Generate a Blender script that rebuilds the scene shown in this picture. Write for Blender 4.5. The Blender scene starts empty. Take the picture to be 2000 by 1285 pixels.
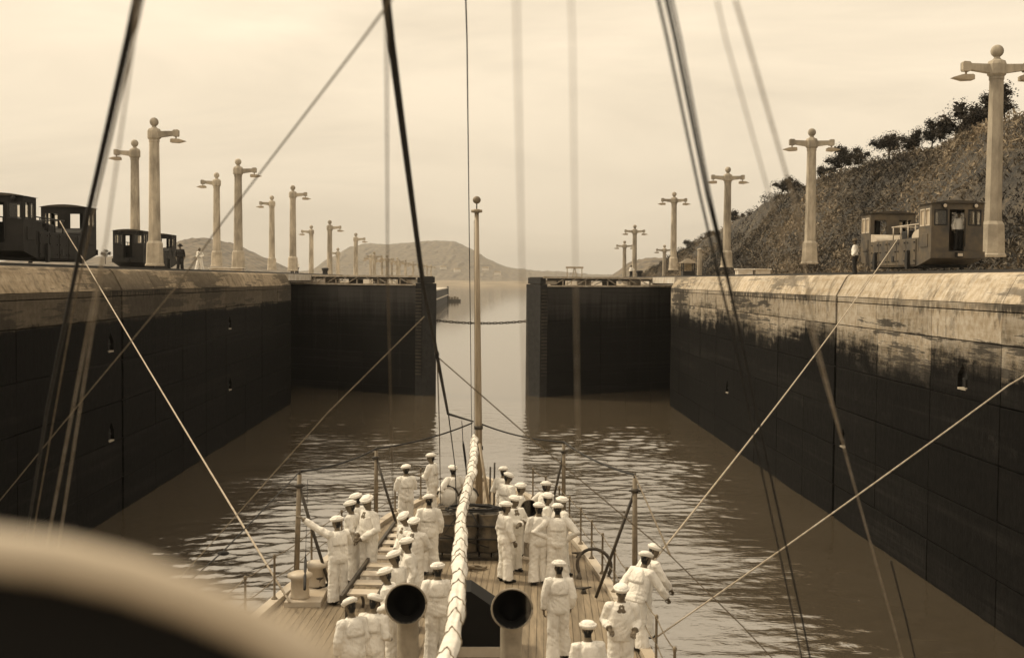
import bpy, bmesh, math, random
import numpy as np
from mathutils import Vector, Matrix, noise
from mathutils.kdtree import KDTree

R = math.radians
rnd = random.Random(7)
npr = np.random.default_rng(11)
scene = bpy.context.scene
COL = scene.collection

# ------------------------------------------------------------------ camera
# world: x to the right, y along the lock, z up, water at z = 0 (metres)
EYE = Vector((0.0, 0.0, 11.0))
FPX, CX, CY = 2300.0, 1000.0, 642.5
cam_d = bpy.data.cameras.new('camera')
cam = bpy.data.objects.new('camera', cam_d)
COL.objects.link(cam)
cam.location = EYE
YAW = math.atan2(52.0, FPX)
PITCH = math.atan2(95.5, FPX)
ROLL = 0.0080
cam.rotation_mode = 'QUATERNION'
CR = (Matrix.Rotation(-YAW, 3, 'Z') @ Matrix.Rotation(math.pi / 2 - PITCH, 3, 'X') @ Matrix.Rotation(ROLL, 3, 'Z'))
cam.rotation_quaternion = CR.to_quaternion()
cam_d.sensor_width = 36.0
cam_d.lens = 36.0 * FPX / 2000.0
cam_d.clip_start = 0.1
cam_d.clip_end = 20000
cam_d.dof.use_dof = True
cam_d.dof.focus_distance = 42.0
cam_d.dof.aperture_fstop = 1.9
scene.camera = cam

# ------------------------------------------------------------------ light
SUN_EL, SUN_AZ = 47.0, -66.0        # azimuth from +y (lock axis) towards +x
scene.view_settings.view_transform = 'Standard'
scene.view_settings.look = 'None'
scene.view_settings.exposure = 0.0
scene.view_settings.gamma = 1.0
scene.view_settings.use_curve_mapping = False
scene.cycles.volume_bounces = 0
scene.cycles.max_bounces = 6
scene.cycles.use_denoising = True

world = bpy.data.worlds.new('World')
scene.world = world
world.use_nodes = True
nt = world.node_tree
nt.nodes.clear()
def wn(t, **k):
    n = nt.nodes.new(t)
    for a, v in k.items():
        setattr(n, a, v)
    return n
out = wn('ShaderNodeOutputWorld')
bg = wn('ShaderNodeBackground')
bg.inputs['Strength'].default_value = 0.1
nt.links.new(bg.outputs[0], out.inputs[0])
sky = wn('ShaderNodeTexSky', sky_type='NISHITA', sun_disc=False)
sky.sun_elevation = R(SUN_EL)
sky.sun_rotation = R(SUN_AZ)
sky.air_density = 1.0
sky.dust_density = 4.0
bw = wn('ShaderNodeRGBToBW')
nt.links.new(sky.outputs[0], bw.inputs[0])
clampv = wn('ShaderNodeMath', operation='MINIMUM')
clampv.inputs[1].default_value = 9.0
nt.links.new(bw.outputs[0], clampv.inputs[0])
veil = wn('ShaderNodeMix', data_type='FLOAT')          # an even cloud veil over the clear sky
veil.inputs[0].default_value = 0.86
veil.inputs[3].default_value = 7.2
nt.links.new(clampv.outputs[0], veil.inputs[2])
tc = wn('ShaderNodeTexCoord')
mp = wn('ShaderNodeMapping')
mp.inputs['Scale'].default_value = (1.6, 1.0, 6.5)
mp.inputs['Rotation'].default_value = (0, R(-7), 0)
nt.links.new(tc.outputs['Generated'], mp.inputs[0])
nz = wn('ShaderNodeTexNoise')
nz.inputs['Scale'].default_value = 1.5
nz.inputs['Detail'].default_value = 5.0
nz.inputs['Roughness'].default_value = 0.55
nz.inputs['Distortion'].default_value = 0.5
nt.links.new(mp.outputs[0], nz.inputs['Vector'])
cr = wn('ShaderNodeMapRange')
cr.inputs[1].default_value = 0.30
cr.inputs[2].default_value = 0.64
cr.inputs[3].default_value = 0.86
cr.inputs[4].default_value = 1.12
nt.links.new(nz.outputs[0], cr.inputs[0])
mul = wn('ShaderNodeMath', operation='MULTIPLY')
nt.links.new(veil.outputs[0], mul.inputs[0])
nt.links.new(cr.outputs[0], mul.inputs[1])
sepz = wn('ShaderNodeSeparateXYZ')                       # an overcast sky grows brighter towards the zenith
nt.links.new(tc.outputs['Generated'], sepz.inputs[0])
g1 = wn('ShaderNodeMath', operation='MULTIPLY_ADD')
g1.inputs[1].default_value = 2.4
g1.inputs[2].default_value = 0.92
g2 = wn('ShaderNodeMath', operation='MULTIPLY_ADD')
g2.inputs[1].default_value = 0.45
g2.inputs[2].default_value = 1.36
zc = wn('ShaderNodeMath', operation='MAXIMUM')
zc.inputs[1].default_value = 0.0
nt.links.new(sepz.outputs['Z'], zc.inputs[0])
nt.links.new(zc.outputs[0], g1.inputs[0])
nt.links.new(zc.outputs[0], g2.inputs[0])
grad = wn('ShaderNodeMath', operation='SMOOTH_MIN')
grad.inputs[2].default_value = 0.12
nt.links.new(g1.outputs[0], grad.inputs[0])
nt.links.new(g2.outputs[0], grad.inputs[1])
mul2 = wn('ShaderNodeMath', operation='MULTIPLY')
nt.links.new(mul.outputs[0], mul2.inputs[0])
nt.links.new(grad.outputs[0], mul2.inputs[1])
tint = wn('ShaderNodeVectorMath', operation='SCALE')
tint.inputs[0].default_value = (1.05, 0.890, 0.665)
nt.links.new(mul2.outputs[0], tint.inputs['Scale'])
nt.links.new(tint.outputs[0], bg.inputs['Color'])

sun_d = bpy.data.lights.new('sun', 'SUN')
sun_d.energy = 3.0
sun_d.angle = R(10)
sun_d.color = (1.0, 0.86, 0.62)
sun = bpy.data.objects.new('sun', sun_d)
COL.objects.link(sun)
sdir = Vector((math.sin(R(SUN_AZ)) * math.cos(R(SUN_EL)), math.cos(R(SUN_AZ)) * math.cos(R(SUN_EL)), math.sin(R(SUN_EL))))
sun.rotation_mode = 'QUATERNION'
sun.rotation_quaternion = sdir.to_track_quat('Z', 'Y')
sun.location = (-60, 40, 120)

# ------------------------------------------------------------------ helpers
def ray(px, py):
    return CR @ Vector(((px - CX) / FPX, -(py - CY) / FPX, -1.0))
def at(px, py, y):                       # the point at distance y along the lock
    d = ray(px, py)
    return EYE + d * (y / d.y)
def onz(px, py, z):                      # the point at height z
    d = ray(px, py)
    return EYE + d * ((z - EYE.z) / d.z)

def tone(v, neutral=False):
    """base colour of reflectance v in the brown monochrome of the print"""
    if v >= 0.6: t = (1.0, 0.955, 0.88)
    elif v >= 0.3:
        k = (v - 0.3) / 0.3
        t = tuple(a + (b - a) * k for a, b in zip((1.0, 0.79, 0.54), (1.0, 0.955, 0.88)))
    elif v >= 0.06: t = (1.0, 0.79, 0.54)
    else: t = (1.0, 0.92, 0.86)
    if neutral: t = (1.0, 0.87, 0.69)
    s = v / (0.2126 * t[0] + 0.7152 * t[1] + 0.0722 * t[2])
    return (t[0] * s, t[1] * s, t[2] * s, 1.0)

MATS = {}
class NB:                                 # small node builder
    def __init__(s, name):
        s.m = bpy.data.materials.new(name)
        s.m.use_nodes = True
        s.t = s.m.node_tree
        s.bsdf = s.t.nodes['Principled BSDF']
        MATS[name] = s.m
    def n(s, typ, **k):
        nd = s.t.nodes.new(typ)
        for a, v in k.items():
            setattr(nd, a, v)
        return nd
    def l(s, a, b):
        s.t.links.new(a, b)
    def pos(s, scale, rot=(0, 0, 0), local=False):
        mp = s.n('ShaderNodeMapping')
        mp.inputs['Scale'].default_value = scale
        mp.inputs['Rotation'].default_value = rot
        if local:
            s.l(s.n('ShaderNodeTexCoord').outputs['Object'], mp.inputs[0])
        else:
            s.l(s.n('ShaderNodeNewGeometry').outputs['Position'], mp.inputs[0])
        return mp.outputs[0]
    def noise(s, vec, scale, detail=4.0, rough=0.55, dist=0.0):
        nd = s.n('ShaderNodeTexNoise')
        nd.inputs['Scale'].default_value = scale
        nd.inputs['Detail'].default_value = detail
        nd.inputs['Roughness'].default_value = rough
        nd.inputs['Distortion'].default_value = dist
        s.l(vec, nd.inputs['Vector'])
        return nd.outputs[0]
    def rng(s, v, a, b, c=0.0, d=1.0):
        nd = s.n('ShaderNodeMapRange')
        nd.interpolation_type = 'SMOOTHSTEP'
        for i, x in enumerate((a, b, c, d)):
            nd.inputs[i + 1].default_value = x
        s.l(v, nd.inputs[0])
        return nd.outputs[0]
    def math(s, op, a, b=None):
        nd = s.n('ShaderNodeMath', operation=op)
        for i, x in enumerate((a, b)):
            if x is None: continue
            if isinstance(x, (int, float)): nd.inputs[i].default_value = x
            else: s.l(x, nd.inputs[i])
        return nd.outputs[0]
    def mix(s, f, a, b):
        nd = s.n('ShaderNodeMix', data_type='RGBA')
        for i, x in ((0, f), (6, a), (7, b)):
            if isinstance(x, (int, float)): nd.inputs[i].default_value = x
            elif isinstance(x, tuple): nd.inputs[i].default_value = x
            else: s.l(x, nd.inputs[i])
        return nd.outputs[2]
    def scale(s, col, f):
        nd = s.n('ShaderNodeVectorMath', operation='SCALE')
        s.l(col, nd.inputs[0])
        if isinstance(f, (int, float)): nd.inputs['Scale'].default_value = f
        else: s.l(f, nd.inputs['Scale'])
        return nd.outputs[0]
    def bump(s, h, dist, strength=1.0):
        nd = s.n('ShaderNodeBump')
        nd.inputs['Strength'].default_value = strength
        nd.inputs['Distance'].default_value = dist
        s.l(h, nd.inputs['Height'])
        s.l(nd.outputs[0], s.bsdf.inputs['Normal'])
        return nd
    def set(s, **k):
        for a, v in k.items():
            s.bsdf.inputs[a.replace('_', ' ')].default_value = v
    def col(s, c):
        if isinstance(c, tuple): s.bsdf.inputs['Base Color'].default_value = c
        else: s.l(c, s.bsdf.inputs['Base Color'])

def plain(name, v, rough=0.7, var=0.25, scale=3.0, bump=0.0, bscale=20.0, metal=0.0, stretch=(1, 1, 1), local=False, spec=0.35, objvar=0.0, neutral=False):
    b = NB(name)
    vec = b.pos(stretch, local=local)
    n1 = b.noise(vec, scale, 6, 0.62)
    c = b.mix(b.rng(n1, 0.25, 0.75), tone(v * (1 - var), neutral), tone(min(v * (1 + var), 0.86), neutral))
    if objvar:
        oi = b.n('ShaderNodeObjectInfo')
        f = b.math('ADD', b.math('MULTIPLY', oi.outputs['Random'], objvar), 1 - objvar / 2)
        c = b.scale(c, f)
    b.col(c)
    b.set(Roughness=rough, Metallic=metal)
    b.bsdf.inputs['Specular IOR Level'].default_value = spec
    if bump:
        b.bump(b.noise(vec, bscale, 5), bump)
    return b.m

# ---- materials
def wall_material(name, z0, amp, sharp, c_light, c_dark, grime):
    b = NB(name)
    geo = b.n('ShaderNodeNewGeometry')
    sep = b.n('ShaderNodeSeparateXYZ')
    b.l(geo.outputs['Position'], sep.inputs[0])
    z = sep.outputs['Z']
    fine = b.noise(b.pos((1, 1, 1)), 3.0, 8, 0.7)
    drip = b.noise(b.pos((1.4, 1.4, 0.05)), 0.9, 8, 0.72)
    thin = b.noise(b.pos((1.0, 1.0, 0.05)), 4.0, 4, 0.6)
    grit = b.noise(b.pos((1.0, 0.7, 1.25)), 1.1, 12, 0.80, 0.2)
    streak = b.noise(b.pos((0.10, 0.10, 2.2)), 1.5, 9, 0.74, 0.2)      # board marks and tide lines run along the wall
    big = b.noise(b.pos((0.1, 0.07, 0.25)), 1.0, 4, 0.6)
    oi = b.n('ShaderNodeObjectInfo')
    rnd_ = oi.outputs['Random']
    dry = b.rng(z, 10.33, 10.38)                                      # the coping stays dry
    # algae below the usual water line, its upper edge ragged
    e = b.math('ADD', z, b.math('MULTIPLY', b.math('SUBTRACT', streak, 0.5), amp * 3.2))
    e = b.math('ADD', e, b.math('MULTIPLY', b.math('SUBTRACT', drip, 0.5), amp * 1.8))
    e = b.math('ADD', e, b.math('MULTIPLY', b.math('SUBTRACT', thin, 0.5), amp * 0.5))
    e = b.math('ADD', e, b.math('MULTIPLY', b.math('SUBTRACT', grit, 0.5), amp * 4.0))
    e = b.math('ADD', e, b.math('MULTIPLY', b.math('SUBTRACT', big, 0.5), amp * 3.0))
    e = b.math('ADD', e, b.math('MULTIPLY', b.math('SUBTRACT', rnd_, 0.5), amp * 1.0))
    wet = b.math('MULTIPLY', b.rng(e, z0 + sharp, z0 - sharp), b.math('SUBTRACT', 1.0, dry))
    # grime on the dry concrete: drips under the coping edge, streaks and patches
    edge = b.rng(z, 11.15, 9.9)
    g1 = b.math('MULTIPLY', b.rng(drip, 0.46, 0.60), b.rng(grit, 0.40, 0.55))
    g2 = b.rng(b.math('ADD', b.math('ADD', b.math('MULTIPLY', grit, 0.25), b.math('MULTIPLY', streak, 0.75)), b.math('MULTIPLY', b.math('SUBTRACT', big, 0.5), 1.0)), 0.58 - 0.08 * grime, 0.64 - 0.08 * grime)
    soot = b.math('MAXIMUM', b.math('MULTIPLY', g1, 0.6), b.math('MULTIPLY', g2, 0.9))
    soot = b.math('MULTIPLY', soot, b.math('ADD', b.math('MULTIPLY', edge, 0.35), 0.65))
    under = b.math('MULTIPLY', b.rng(b.math('ADD', z, b.math('MULTIPLY', b.math('SUBTRACT', thin, 0.5), 1.8)), 9.85, 10.2), b.math('SUBTRACT', 1.0, dry))
    under = b.math('MULTIPLY', under, b.rng(b.math('ADD', big, b.math('MULTIPLY', drip, 0.4)), 0.52, 0.80, 0.25, 0.95))
    soot = b.math('MAXIMUM', soot, under)
    soot = b.math('MAXIMUM', soot, b.math('MULTIPLY', b.math('SUBTRACT', 1.0, dry), min(0.9, grime * 0.70)))
    light = b.mix(b.rng(b.math('ADD', b.math('MULTIPLY', fine, 0.6), b.math('MULTIPLY', streak, 0.4)), 0.35, 0.65), tone(c_light * 0.66), tone(c_light * 1.18))
    light = b.mix(soot, light, tone(c_dark * 4.5))
    dark = b.mix(b.rng(fine, 0.3, 0.7), tone(c_dark * 0.55), tone(c_dark * 1.3))
    patch = b.math('MULTIPLY', b.rng(b.noise(b.pos((0.5, 0.3, 0.8)), 1.0, 8, 0.75, 0.4), 0.60, 0.72), 0.55)
    dark = b.mix(patch, dark, tone(c_dark * 5.0))
    tide = b.noise(b.pos((0.03, 0.03, 1.6)), 1.0, 6, 0.7)           # faint tide lines and scrapes
    dark = b.mix(b.math('MULTIPLY', b.rng(tide, 0.52, 0.66), b.rng(drip, 0.35, 0.65, 0.2, 0.7)), dark, tone(c_dark * 3.2))
    chip = b.rng(b.noise(b.pos((1, 1, 0.6)), 2.2, 6, 0.8), 0.70, 0.74)
    dark = b.mix(b.math('MULTIPLY', chip, 0.6), dark, tone(c_dark * 12))
    c = b.mix(wet, light, dark)
    c = b.scale(c, b.math('ADD', b.math('MULTIPLY', rnd_, 0.36), 0.82))
    b.col(c)
    b.l(b.math('SUBTRACT', 0.92, b.math('MULTIPLY', wet, 0.25)), b.bsdf.inputs['Roughness'])
    b.bsdf.inputs['Specular IOR Level'].default_value = 0.03
    h = b.math('ADD', b.math('MULTIPLY', fine, 0.6), b.math('MULTIPLY', drip, 0.5))
    b.bump(h, 0.05)
    return b.m
wall_material('concrete_left', 9.02, 0.22, 0.14, 0.30, 0.0045, 1.1)
wall_material('concrete_right', 8.6, 0.85, 0.75, 0.40, 0.0055, 0.45)
plain('concrete_pale', 0.46, 0.9, 0.28, 1.6, 0.02, 9)
plain('concrete_post', 0.31, 0.9, 0.45, 1.3, 0.01, 14, stretch=(1, 1, 0.35), neutral=True, objvar=0.3)
plain('concrete_base', 0.36, 0.9, 0.30, 1.3, 0.01, 14, neutral=True)
plain('rung_timber', 0.05, 0.85, 0.5, 1.0)
plain('concrete_joint', 0.012, 0.95, 0.2)
def gate_mat():
    b = NB('gate_steel')
    sep = b.n('ShaderNodeSeparateXYZ')
    b.l(b.n('ShaderNodeNewGeometry').outputs['Position'], sep.inputs[0])
    fine = b.noise(b.pos((1, 1, 1)), 2.5, 8, 0.72)
    run = b.noise(b.pos((1.2, 1.2, 0.05)), 1.6, 7, 0.7)
    lines = b.noise(b.pos((0.05, 0.05, 1.8)), 1.5, 6, 0.7)
    e = b.math('ADD', sep.outputs['Z'], b.math('MULTIPLY', b.math('SUBTRACT', run, 0.5), 5.0))
    e = b.math('ADD', e, b.math('MULTIPLY', b.math('SUBTRACT', lines, 0.5), 3.5))
    dry = b.rng(e, 6.6, 10.6)
    c = b.mix(dry, tone(0.0055), tone(0.050))
    c = b.mix(b.math('MULTIPLY', b.rng(run, 0.56, 0.68), b.rng(fine, 0.35, 0.65, 0.1, 0.6)), c, tone(0.026))
    c = b.mix(b.math('MULTIPLY', b.rng(lines, 0.56, 0.66), 0.5), c, tone(0.018))
    oi = b.n('ShaderNodeObjectInfo')
    b.col(b.scale(c, b.math('ADD', b.math('MULTIPLY', oi.outputs['Random'], 0.5), 0.75)))
    b.set(Roughness=0.7)
    b.bsdf.inputs['Specular IOR Level'].default_value = 0.15
    b.bump(fine, 0.03)
gate_mat()
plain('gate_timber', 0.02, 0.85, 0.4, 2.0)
plain('gate_ledge', 0.38, 0.85, 0.3, 2.0)
plain('walk_dark', 0.07, 0.8, 0.4, 2.0)
plain('rail_steel', 0.022, 0.6, 0.3, 2.0)
plain('loco_paint', 0.085, 0.7, 0.35, 1.4, 0.006, 6, spec=0.2)
plain('loco_shade', 0.017, 0.7, 0.35, 1.4, 0.006, 6, spec=0.2)  # locomotive paint darkened to near black, standing in for backlit shaded sides
plain('loco_roof', 0.05, 0.75, 0.3)
plain('loco_dark', 0.018, 0.7, 0.3)
plain('loco_pale', 0.42, 0.55, 0.15)
plain('ground_dirt', 0.20, 0.95, 0.45, 0.4, 0.05, 2.0)
plain('hill_far', 0.105, 0.95, 0.5, 0.10, 3.0, 0.09)
plain('shore', 0.17, 0.95, 0.45, 0.02)
plain('bark', 0.05, 0.9, 0.3)
plain('house_wall', 0.55, 0.8, 0.1)
plain('house_roof', 0.36, 0.8, 0.1)
plain('ship_paint', 0.42, 0.5, 0.16, 1.2, spec=0.4)
plain('ship_side', 0.27, 0.6, 0.3, 2.2, neutral=True)
plain('deck_wood', 0.185, 0.75, 0.30, 2.0, 0.004, 30, stretch=(6, 0.5, 1), objvar=0.22)
plain('deck_seam', 0.03, 0.9, 0.2)
plain('steel_dark', 0.05, 0.6, 0.4, 6.0)
plain('steel_grey', 0.15, 0.6, 0.35, 5.0)
plain('drum_rust', 0.085, 0.75, 0.6, 3.2, 0.006, 12)
plain('rope_dark', 0.022, 0.85, 0.3, 12.0, 0.004, 70)
plain('rope_pale', 0.36, 0.85, 0.3, 12.0, 0.004, 70)
plain('rope_mid', 0.13, 0.85, 0.3, 12.0, 0.004, 70)
plain('canvas_pale', 0.66, 0.9, 0.14, 5.0, 0.012, 9)
plain('canvas_black', 0.005, 0.9, 0.2)
plain('rail_white', 0.40, 0.5, 0.1, 3.0)
plain('pole_wood', 0.26, 0.55, 0.3, 2.0, stretch=(8, 8, 0.6))
plain('bell_shade', 0.003, 0.85, 0.1)
plain('skin', 0.12, 0.6, 0.2, 10.0)
plain('shoe', 0.015, 0.4, 0.2)
plain('hair', 0.012, 0.8, 0.2)
plain('suit_dark', 0.02, 0.9, 0.3)
plain('suit_mid', 0.10, 0.9, 0.3)
def cloth_mat(name, v):
    b = NB(name)
    vec = b.pos((1, 1, 0.55))
    n1 = b.noise(vec, 7.0, 4, 0.6, 0.8)
    n2 = b.noise(vec, 2.5, 3)
    b.col(b.mix(b.rng(n2, 0.3, 0.7), tone(v * 0.9), tone(min(v * 1.06, 0.86))))
    b.set(Roughness=0.95)
    b.bsdf.inputs['Specular IOR Level'].default_value = 0.1
    b.bump(n1, 0.06)
    return b.m
cloth_mat('cloth_white', 0.80)
cloth_mat('cloth_hat', 0.84)
def glass_mat():
    b = NB('window_glass')
    b.set(Roughness=0.06, IOR=1.45)
    b.bsdf.inputs['Transmission Weight'].default_value = 1.0
    b.col((0.9, 0.85, 0.75, 1))
glass_mat()
def leaf_mat(name, lo, hi):
    b = NB(name)
    a = b.n('ShaderNodeAttribute', attribute_name='tone')
    b.col(b.mix(a.outputs['Fac'], tone(lo), tone(hi)))
    b.set(Roughness=0.75)
    b.bsdf.inputs['Specular IOR Level'].default_value = 0.25
leaf_mat('leaf_slope', 0.018, 0.27)
leaf_mat('leaf_tree', 0.012, 0.075)
def slope_mat():
    b = NB('slope_earth')
    n1 = b.noise(b.pos((1, 1, 0.4)), 0.35, 8, 0.65)
    n2 = b.noise(b.pos((1, 1, 1)), 2.2, 6, 0.7)
    c = b.mix(b.rng(n1, 0.35, 0.65), tone(0.03), tone(0.10))
    c = b.mix(b.rng(n2, 0.35, 0.7), c, tone(0.03))
    b.col(c)
    b.set(Roughness=0.95)
    b.bump(n2, 0.3)
slope_mat()
def water_mat():
    b = NB('water')
    w1 = b.noise(b.pos((0.5, 1.1, 1.0), (0, 0, R(4))), 1.3, 3, 0.55, 0.6)
    w2 = b.noise(b.pos((0.7, 1.2, 1.0), (0, 0, R(-9))), 3.6, 3, 0.55, 0.5)
    sep = b.n('ShaderNodeSeparateXYZ')
    b.l(b.n('ShaderNodeNewGeometry').outputs['Position'], sep.inputs[0])
    calm = b.rng(sep.outputs['Y'], 108.0, 70.0, 0.07, 0.9)
    h = b.math('MULTIPLY', b.math('ADD', b.math('MULTIPLY', w1, 0.7), b.math('MULTIPLY', w2, 0.3)), calm)
    b.bump(h, 0.055)
    b.col((0.074, 0.058, 0.039, 1))
    b.set(Roughness=0.05, IOR=4.2)
    b.bsdf.inputs['Specular IOR Level'].default_value = 0.5
water_mat()

# ---- mesh collector
class MB:
    def __init__(s):
        s.v, s.f, s.mi, s.sm = [], [], [], []
    def add(s, vs, fs, mi=0, smooth=False):
        o = len(s.v)
        s.v += [tuple(p) for p in vs]
        for f in fs:
            s.f.append(tuple(i + o for i in f))
            s.mi.append(mi)
            s.sm.append(smooth)
        return s
    def box(s, x0, x1, y0, y1, z0, z1, mi=0):
        vs = [(x, y, z) for z in (z0, z1) for y in (y0, y1) for x in (x0, x1)]
        fs = [(0, 2, 3, 1), (4, 5, 7, 6), (0, 1, 5, 4), (2, 6, 7, 3), (0, 4, 6, 2), (1, 3, 7, 5)]
        return s.add(vs, fs, mi)
    def bbox(s, x0, x1, y0, y1, z0, z1, b=0.02, mi=0):            # box with bevelled edges
        bm = bmesh.new()
        bmesh.ops.create_cube(bm, size=1.0)
        for v in bm.verts:
            v.co = Vector(((x0 + x1) / 2 + v.co.x * (x1 - x0), (y0 + y1) / 2 + v.co.y * (y1 - y0), (z0 + z1) / 2 + v.co.z * (z1 - z0)))
        bmesh.ops.bevel(bm, geom=list(bm.edges), offset=b, segments=1, affect='EDGES')
        bm.verts.index_update()
        s.add([v.co for v in bm.verts], [[v.index for v in f.verts] for f in bm.faces], mi)
        bm.free()
        return s
    def prism(s, poly, a, b, axis='y', mi=0):                     # polygon extruded along an axis
        n = len(poly)
        def p(u, w, t):
            return {'y': (u, t, w), 'x': (t, u, w), 'z': (u, w, t)}[axis]
        vs = [p(u, w, a) for u, w in poly] + [p(u, w, b) for u, w in poly]
        fs = [tuple(range(n))[::-1], tuple(range(n, 2 * n))] + [(i, (i + 1) % n, (i + 1) % n + n, i + n) for i in range(n)]
        return s.add(vs, fs, mi)
    def tube(s, pts, rad, seg=8, mi=0, side=None, cap=True, smooth=True):
        pts = [Vector(p) for p in pts]
        n = len(pts)
        if not isinstance(rad, (list, tuple)): rad = [rad] * n
        vs, fs = [], []
        prev = None
        for i, p in enumerate(pts):
            t = (pts[min(i + 1, n - 1)] - pts[max(i - 1, 0)])
            if t.length < 1e-9: t = Vector((0, 0, 1))
            t.normalize()
            sd = Vector(side) if side is not None else (prev if prev is not None else (Vector((1, 0, 0)) if abs(t.x) < 0.8 else Vector((0, 1, 0))))
            sd = sd - t * sd.dot(t)
            if sd.length < 1e-6: sd = t.orthogonal()
            sd.normalize()
            prev = sd
            up = t.cross(sd)
            r = rad[i]
            rx, ry = r if isinstance(r, (list, tuple)) else (r, r)
            for k in range(seg):
                a = 2 * math.pi * k / seg
                vs.append(p + sd * (rx * math.cos(a)) + up * (ry * math.sin(a)))
        for i in range(n - 1):
            for k in range(seg):
                k2 = (k + 1) % seg
                fs.append((i * seg + k, i * seg + k2, (i + 1) * seg + k2, (i + 1) * seg + k))
        if cap:
            fs.append(tuple(range(seg))[::-1])
            fs.append(tuple(range((n - 1) * seg, n * seg)))
        return s.add(vs, fs, mi, smooth)
    def lathe(s, prof, c=(0, 0, 0), seg=16, mi=0, smooth=True, sx=1.0, sy=1.0):
        vs, fs = [], []
        for r, z in prof:
            for k in range(seg):
                a = 2 * math.pi * k / seg
                vs.append((c[0] + r * sx * math.cos(a), c[1] + r * sy * math.sin(a), c[2] + z))
        n = len(prof)
        for i in range(n - 1):
            for k in range(seg):
                k2 = (k + 1) % seg
                fs.append((i * seg + k, i * seg + k2, (i + 1) * seg + k2, (i + 1) * seg + k))
        fs.append(tuple(range(seg))[::-1])
        fs.append(tuple(range((n - 1) * seg, n * seg)))
        return s.add(vs, fs, mi, smooth)
    def ball(s, c, r, seg=12, rings=8, mi=0):
        rx, ry, rz = r if isinstance(r, (tuple, list)) else (r, r, r)
        vs, fs = [], []
        for i in range(1, rings):
            th = math.pi * i / rings
            for k in range(seg):
                a = 2 * math.pi * k / seg
                vs.append((c[0] + rx * math.sin(th) * math.cos(a), c[1] + ry * math.sin(th) * math.sin(a), c[2] - rz * math.cos(th)))
        m = len(vs)
        vs += [(c[0], c[1], c[2] - rz), (c[0], c[1], c[2] + rz)]
        for i in range(rings - 2):
            for k in range(seg):
                k2 = (k + 1) % seg
                fs.append((i * seg + k, i * seg + k2, (i + 1) * seg + k2, (i + 1) * seg + k))
        for k in range(seg):
            k2 = (k + 1) % seg
            fs.append((m, k2, k))
            fs.append((m + 1, (rings - 2) * seg + k, (rings - 2) * seg + k2))
        return s.add(vs, fs, mi, True)
    def mesh(s, name, mats):
        me = bpy.data.meshes.new(name)
        me.from_pydata(s.v, [], s.f)
        for m in (mats if isinstance(mats, (list, tuple)) else [mats]):
            me.materials.append(MATS[m])
        me.polygons.foreach_set('material_index', s.mi)
        me.polygons.foreach_set('use_smooth', s.sm)
        me.update()
        return me
    def build(s, name, mats, parent=None):
        return link(name, s.mesh(name, mats), parent)

def link(name, me, parent=None, loc=None):
    o = bpy.data.objects.new(name, me)
    COL.objects.link(o)
    if parent is not None: o.parent = parent
    if loc is not None: o.location = loc
    return o
def tag(o, label, cat, group=None):
    o['label'] = label
    o['category'] = cat
    if group: o['group'] = group
    return o
def struct(o, label=None):
    o['kind'] = 'structure'
    if label: o['label'] = label
    return o
def thing(name, label, cat, loc=(0, 0, 0), rz=0.0, group=None):
    o = bpy.data.objects.new(name, None)
    COL.objects.link(o)
    o.location = loc
    o.rotation_euler = (0, 0, rz)
    o.empty_display_size = 0.2
    return tag(o, label, cat, group)
def copy_tree(o, parent=None):
    c = o.copy()
    COL.objects.link(c)
    c.parent = parent
    for ch in list(o.children):
        copy_tree(ch, c)
    return c
# ================================================================== water, shore, hills
# fine wave mesh in the chamber, flat sheet outside it
wx = np.linspace(-20.5, 20.5, 330)
wy = np.concatenate([np.linspace(16, 70, 560), np.linspace(70, 116, 260)[1:]])
GX, GY = np.meshgrid(wx, wy)
Zw = np.zeros_like(GX)
wr = np.random.default_rng(5)
def swell(n, l0, l1, spread, slope):
    z = np.zeros_like(GX)
    for _ in range(n):
        lam = math.exp(wr.uniform(math.log(l0), math.log(l1)))
        th = wr.normal(0, spread)
        k = 2 * math.pi / lam
        z += (slope * math.sqrt(2.0 / n) / k) * np.sin(k * (GX * math.sin(th) + GY * math.cos(th)) + wr.uniform(0, 6.28))
    return z
def patchy(n, l0, l1):
    z = np.zeros_like(GX)
    for _ in range(n):
        lam = wr.uniform(l0, l1); th = wr.uniform(0, 3.14)
        z += np.sin(2 * math.pi / lam * (GX * math.cos(th) + GY * 0.6 * math.sin(th)) + wr.uniform(0, 6.28))
    z = z / math.sqrt(n / 2)
    return 1 / (1 + np.exp(-2.2 * (z - 0.1)))
P1 = patchy(7, 12, 30)
tap = np.clip((110 - GY) / 22, 0, 1) * np.clip((GY - 16.5) / 3, 0, 1)
side = np.clip((17.6 - np.abs(GX)) / 4, 0.22, 1) * np.clip((20 - np.abs(GX)) / 1.5, 0, 1)
Zw = (swell(14, 5, 13, 0.6, 0.022) + swell(44, 0.75, 2.1, 0.5, 0.076) * (0.34 + 0.95 * P1) + swell(30, 0.42, 0.8, 0.7, 0.045) * (0.3 + 0.9 * P1)) * tap * side
nyw, nxw = GX.shape
vs = np.stack([GX, GY, Zw], -1).reshape(-1, 3)
idx = np.arange(nyw * nxw).reshape(nyw, nxw)
fs = np.stack([idx[:-1, :-1], idx[:-1, 1:], idx[1:, 1:], idx[1:, :-1]], -1).reshape(-1, 4)
m = MB()
m.add(vs.tolist(), fs.tolist(), 0, True)
for x0, x1, y0, y1 in ((-4200, 4200, -60, 16), (-4200, -20.5, 16, 116), (20.5, 4200, 16, 116), (-4200, 4200, 116, 2300)):
    m.add([(x0, y0, 0), (x1, y0, 0), (x1, y1, 0), (x0, y1, 0)], [(0, 1, 2, 3)])
struct(m.build('water', 'water'), 'muddy rippled canal water filling the lock')

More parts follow.
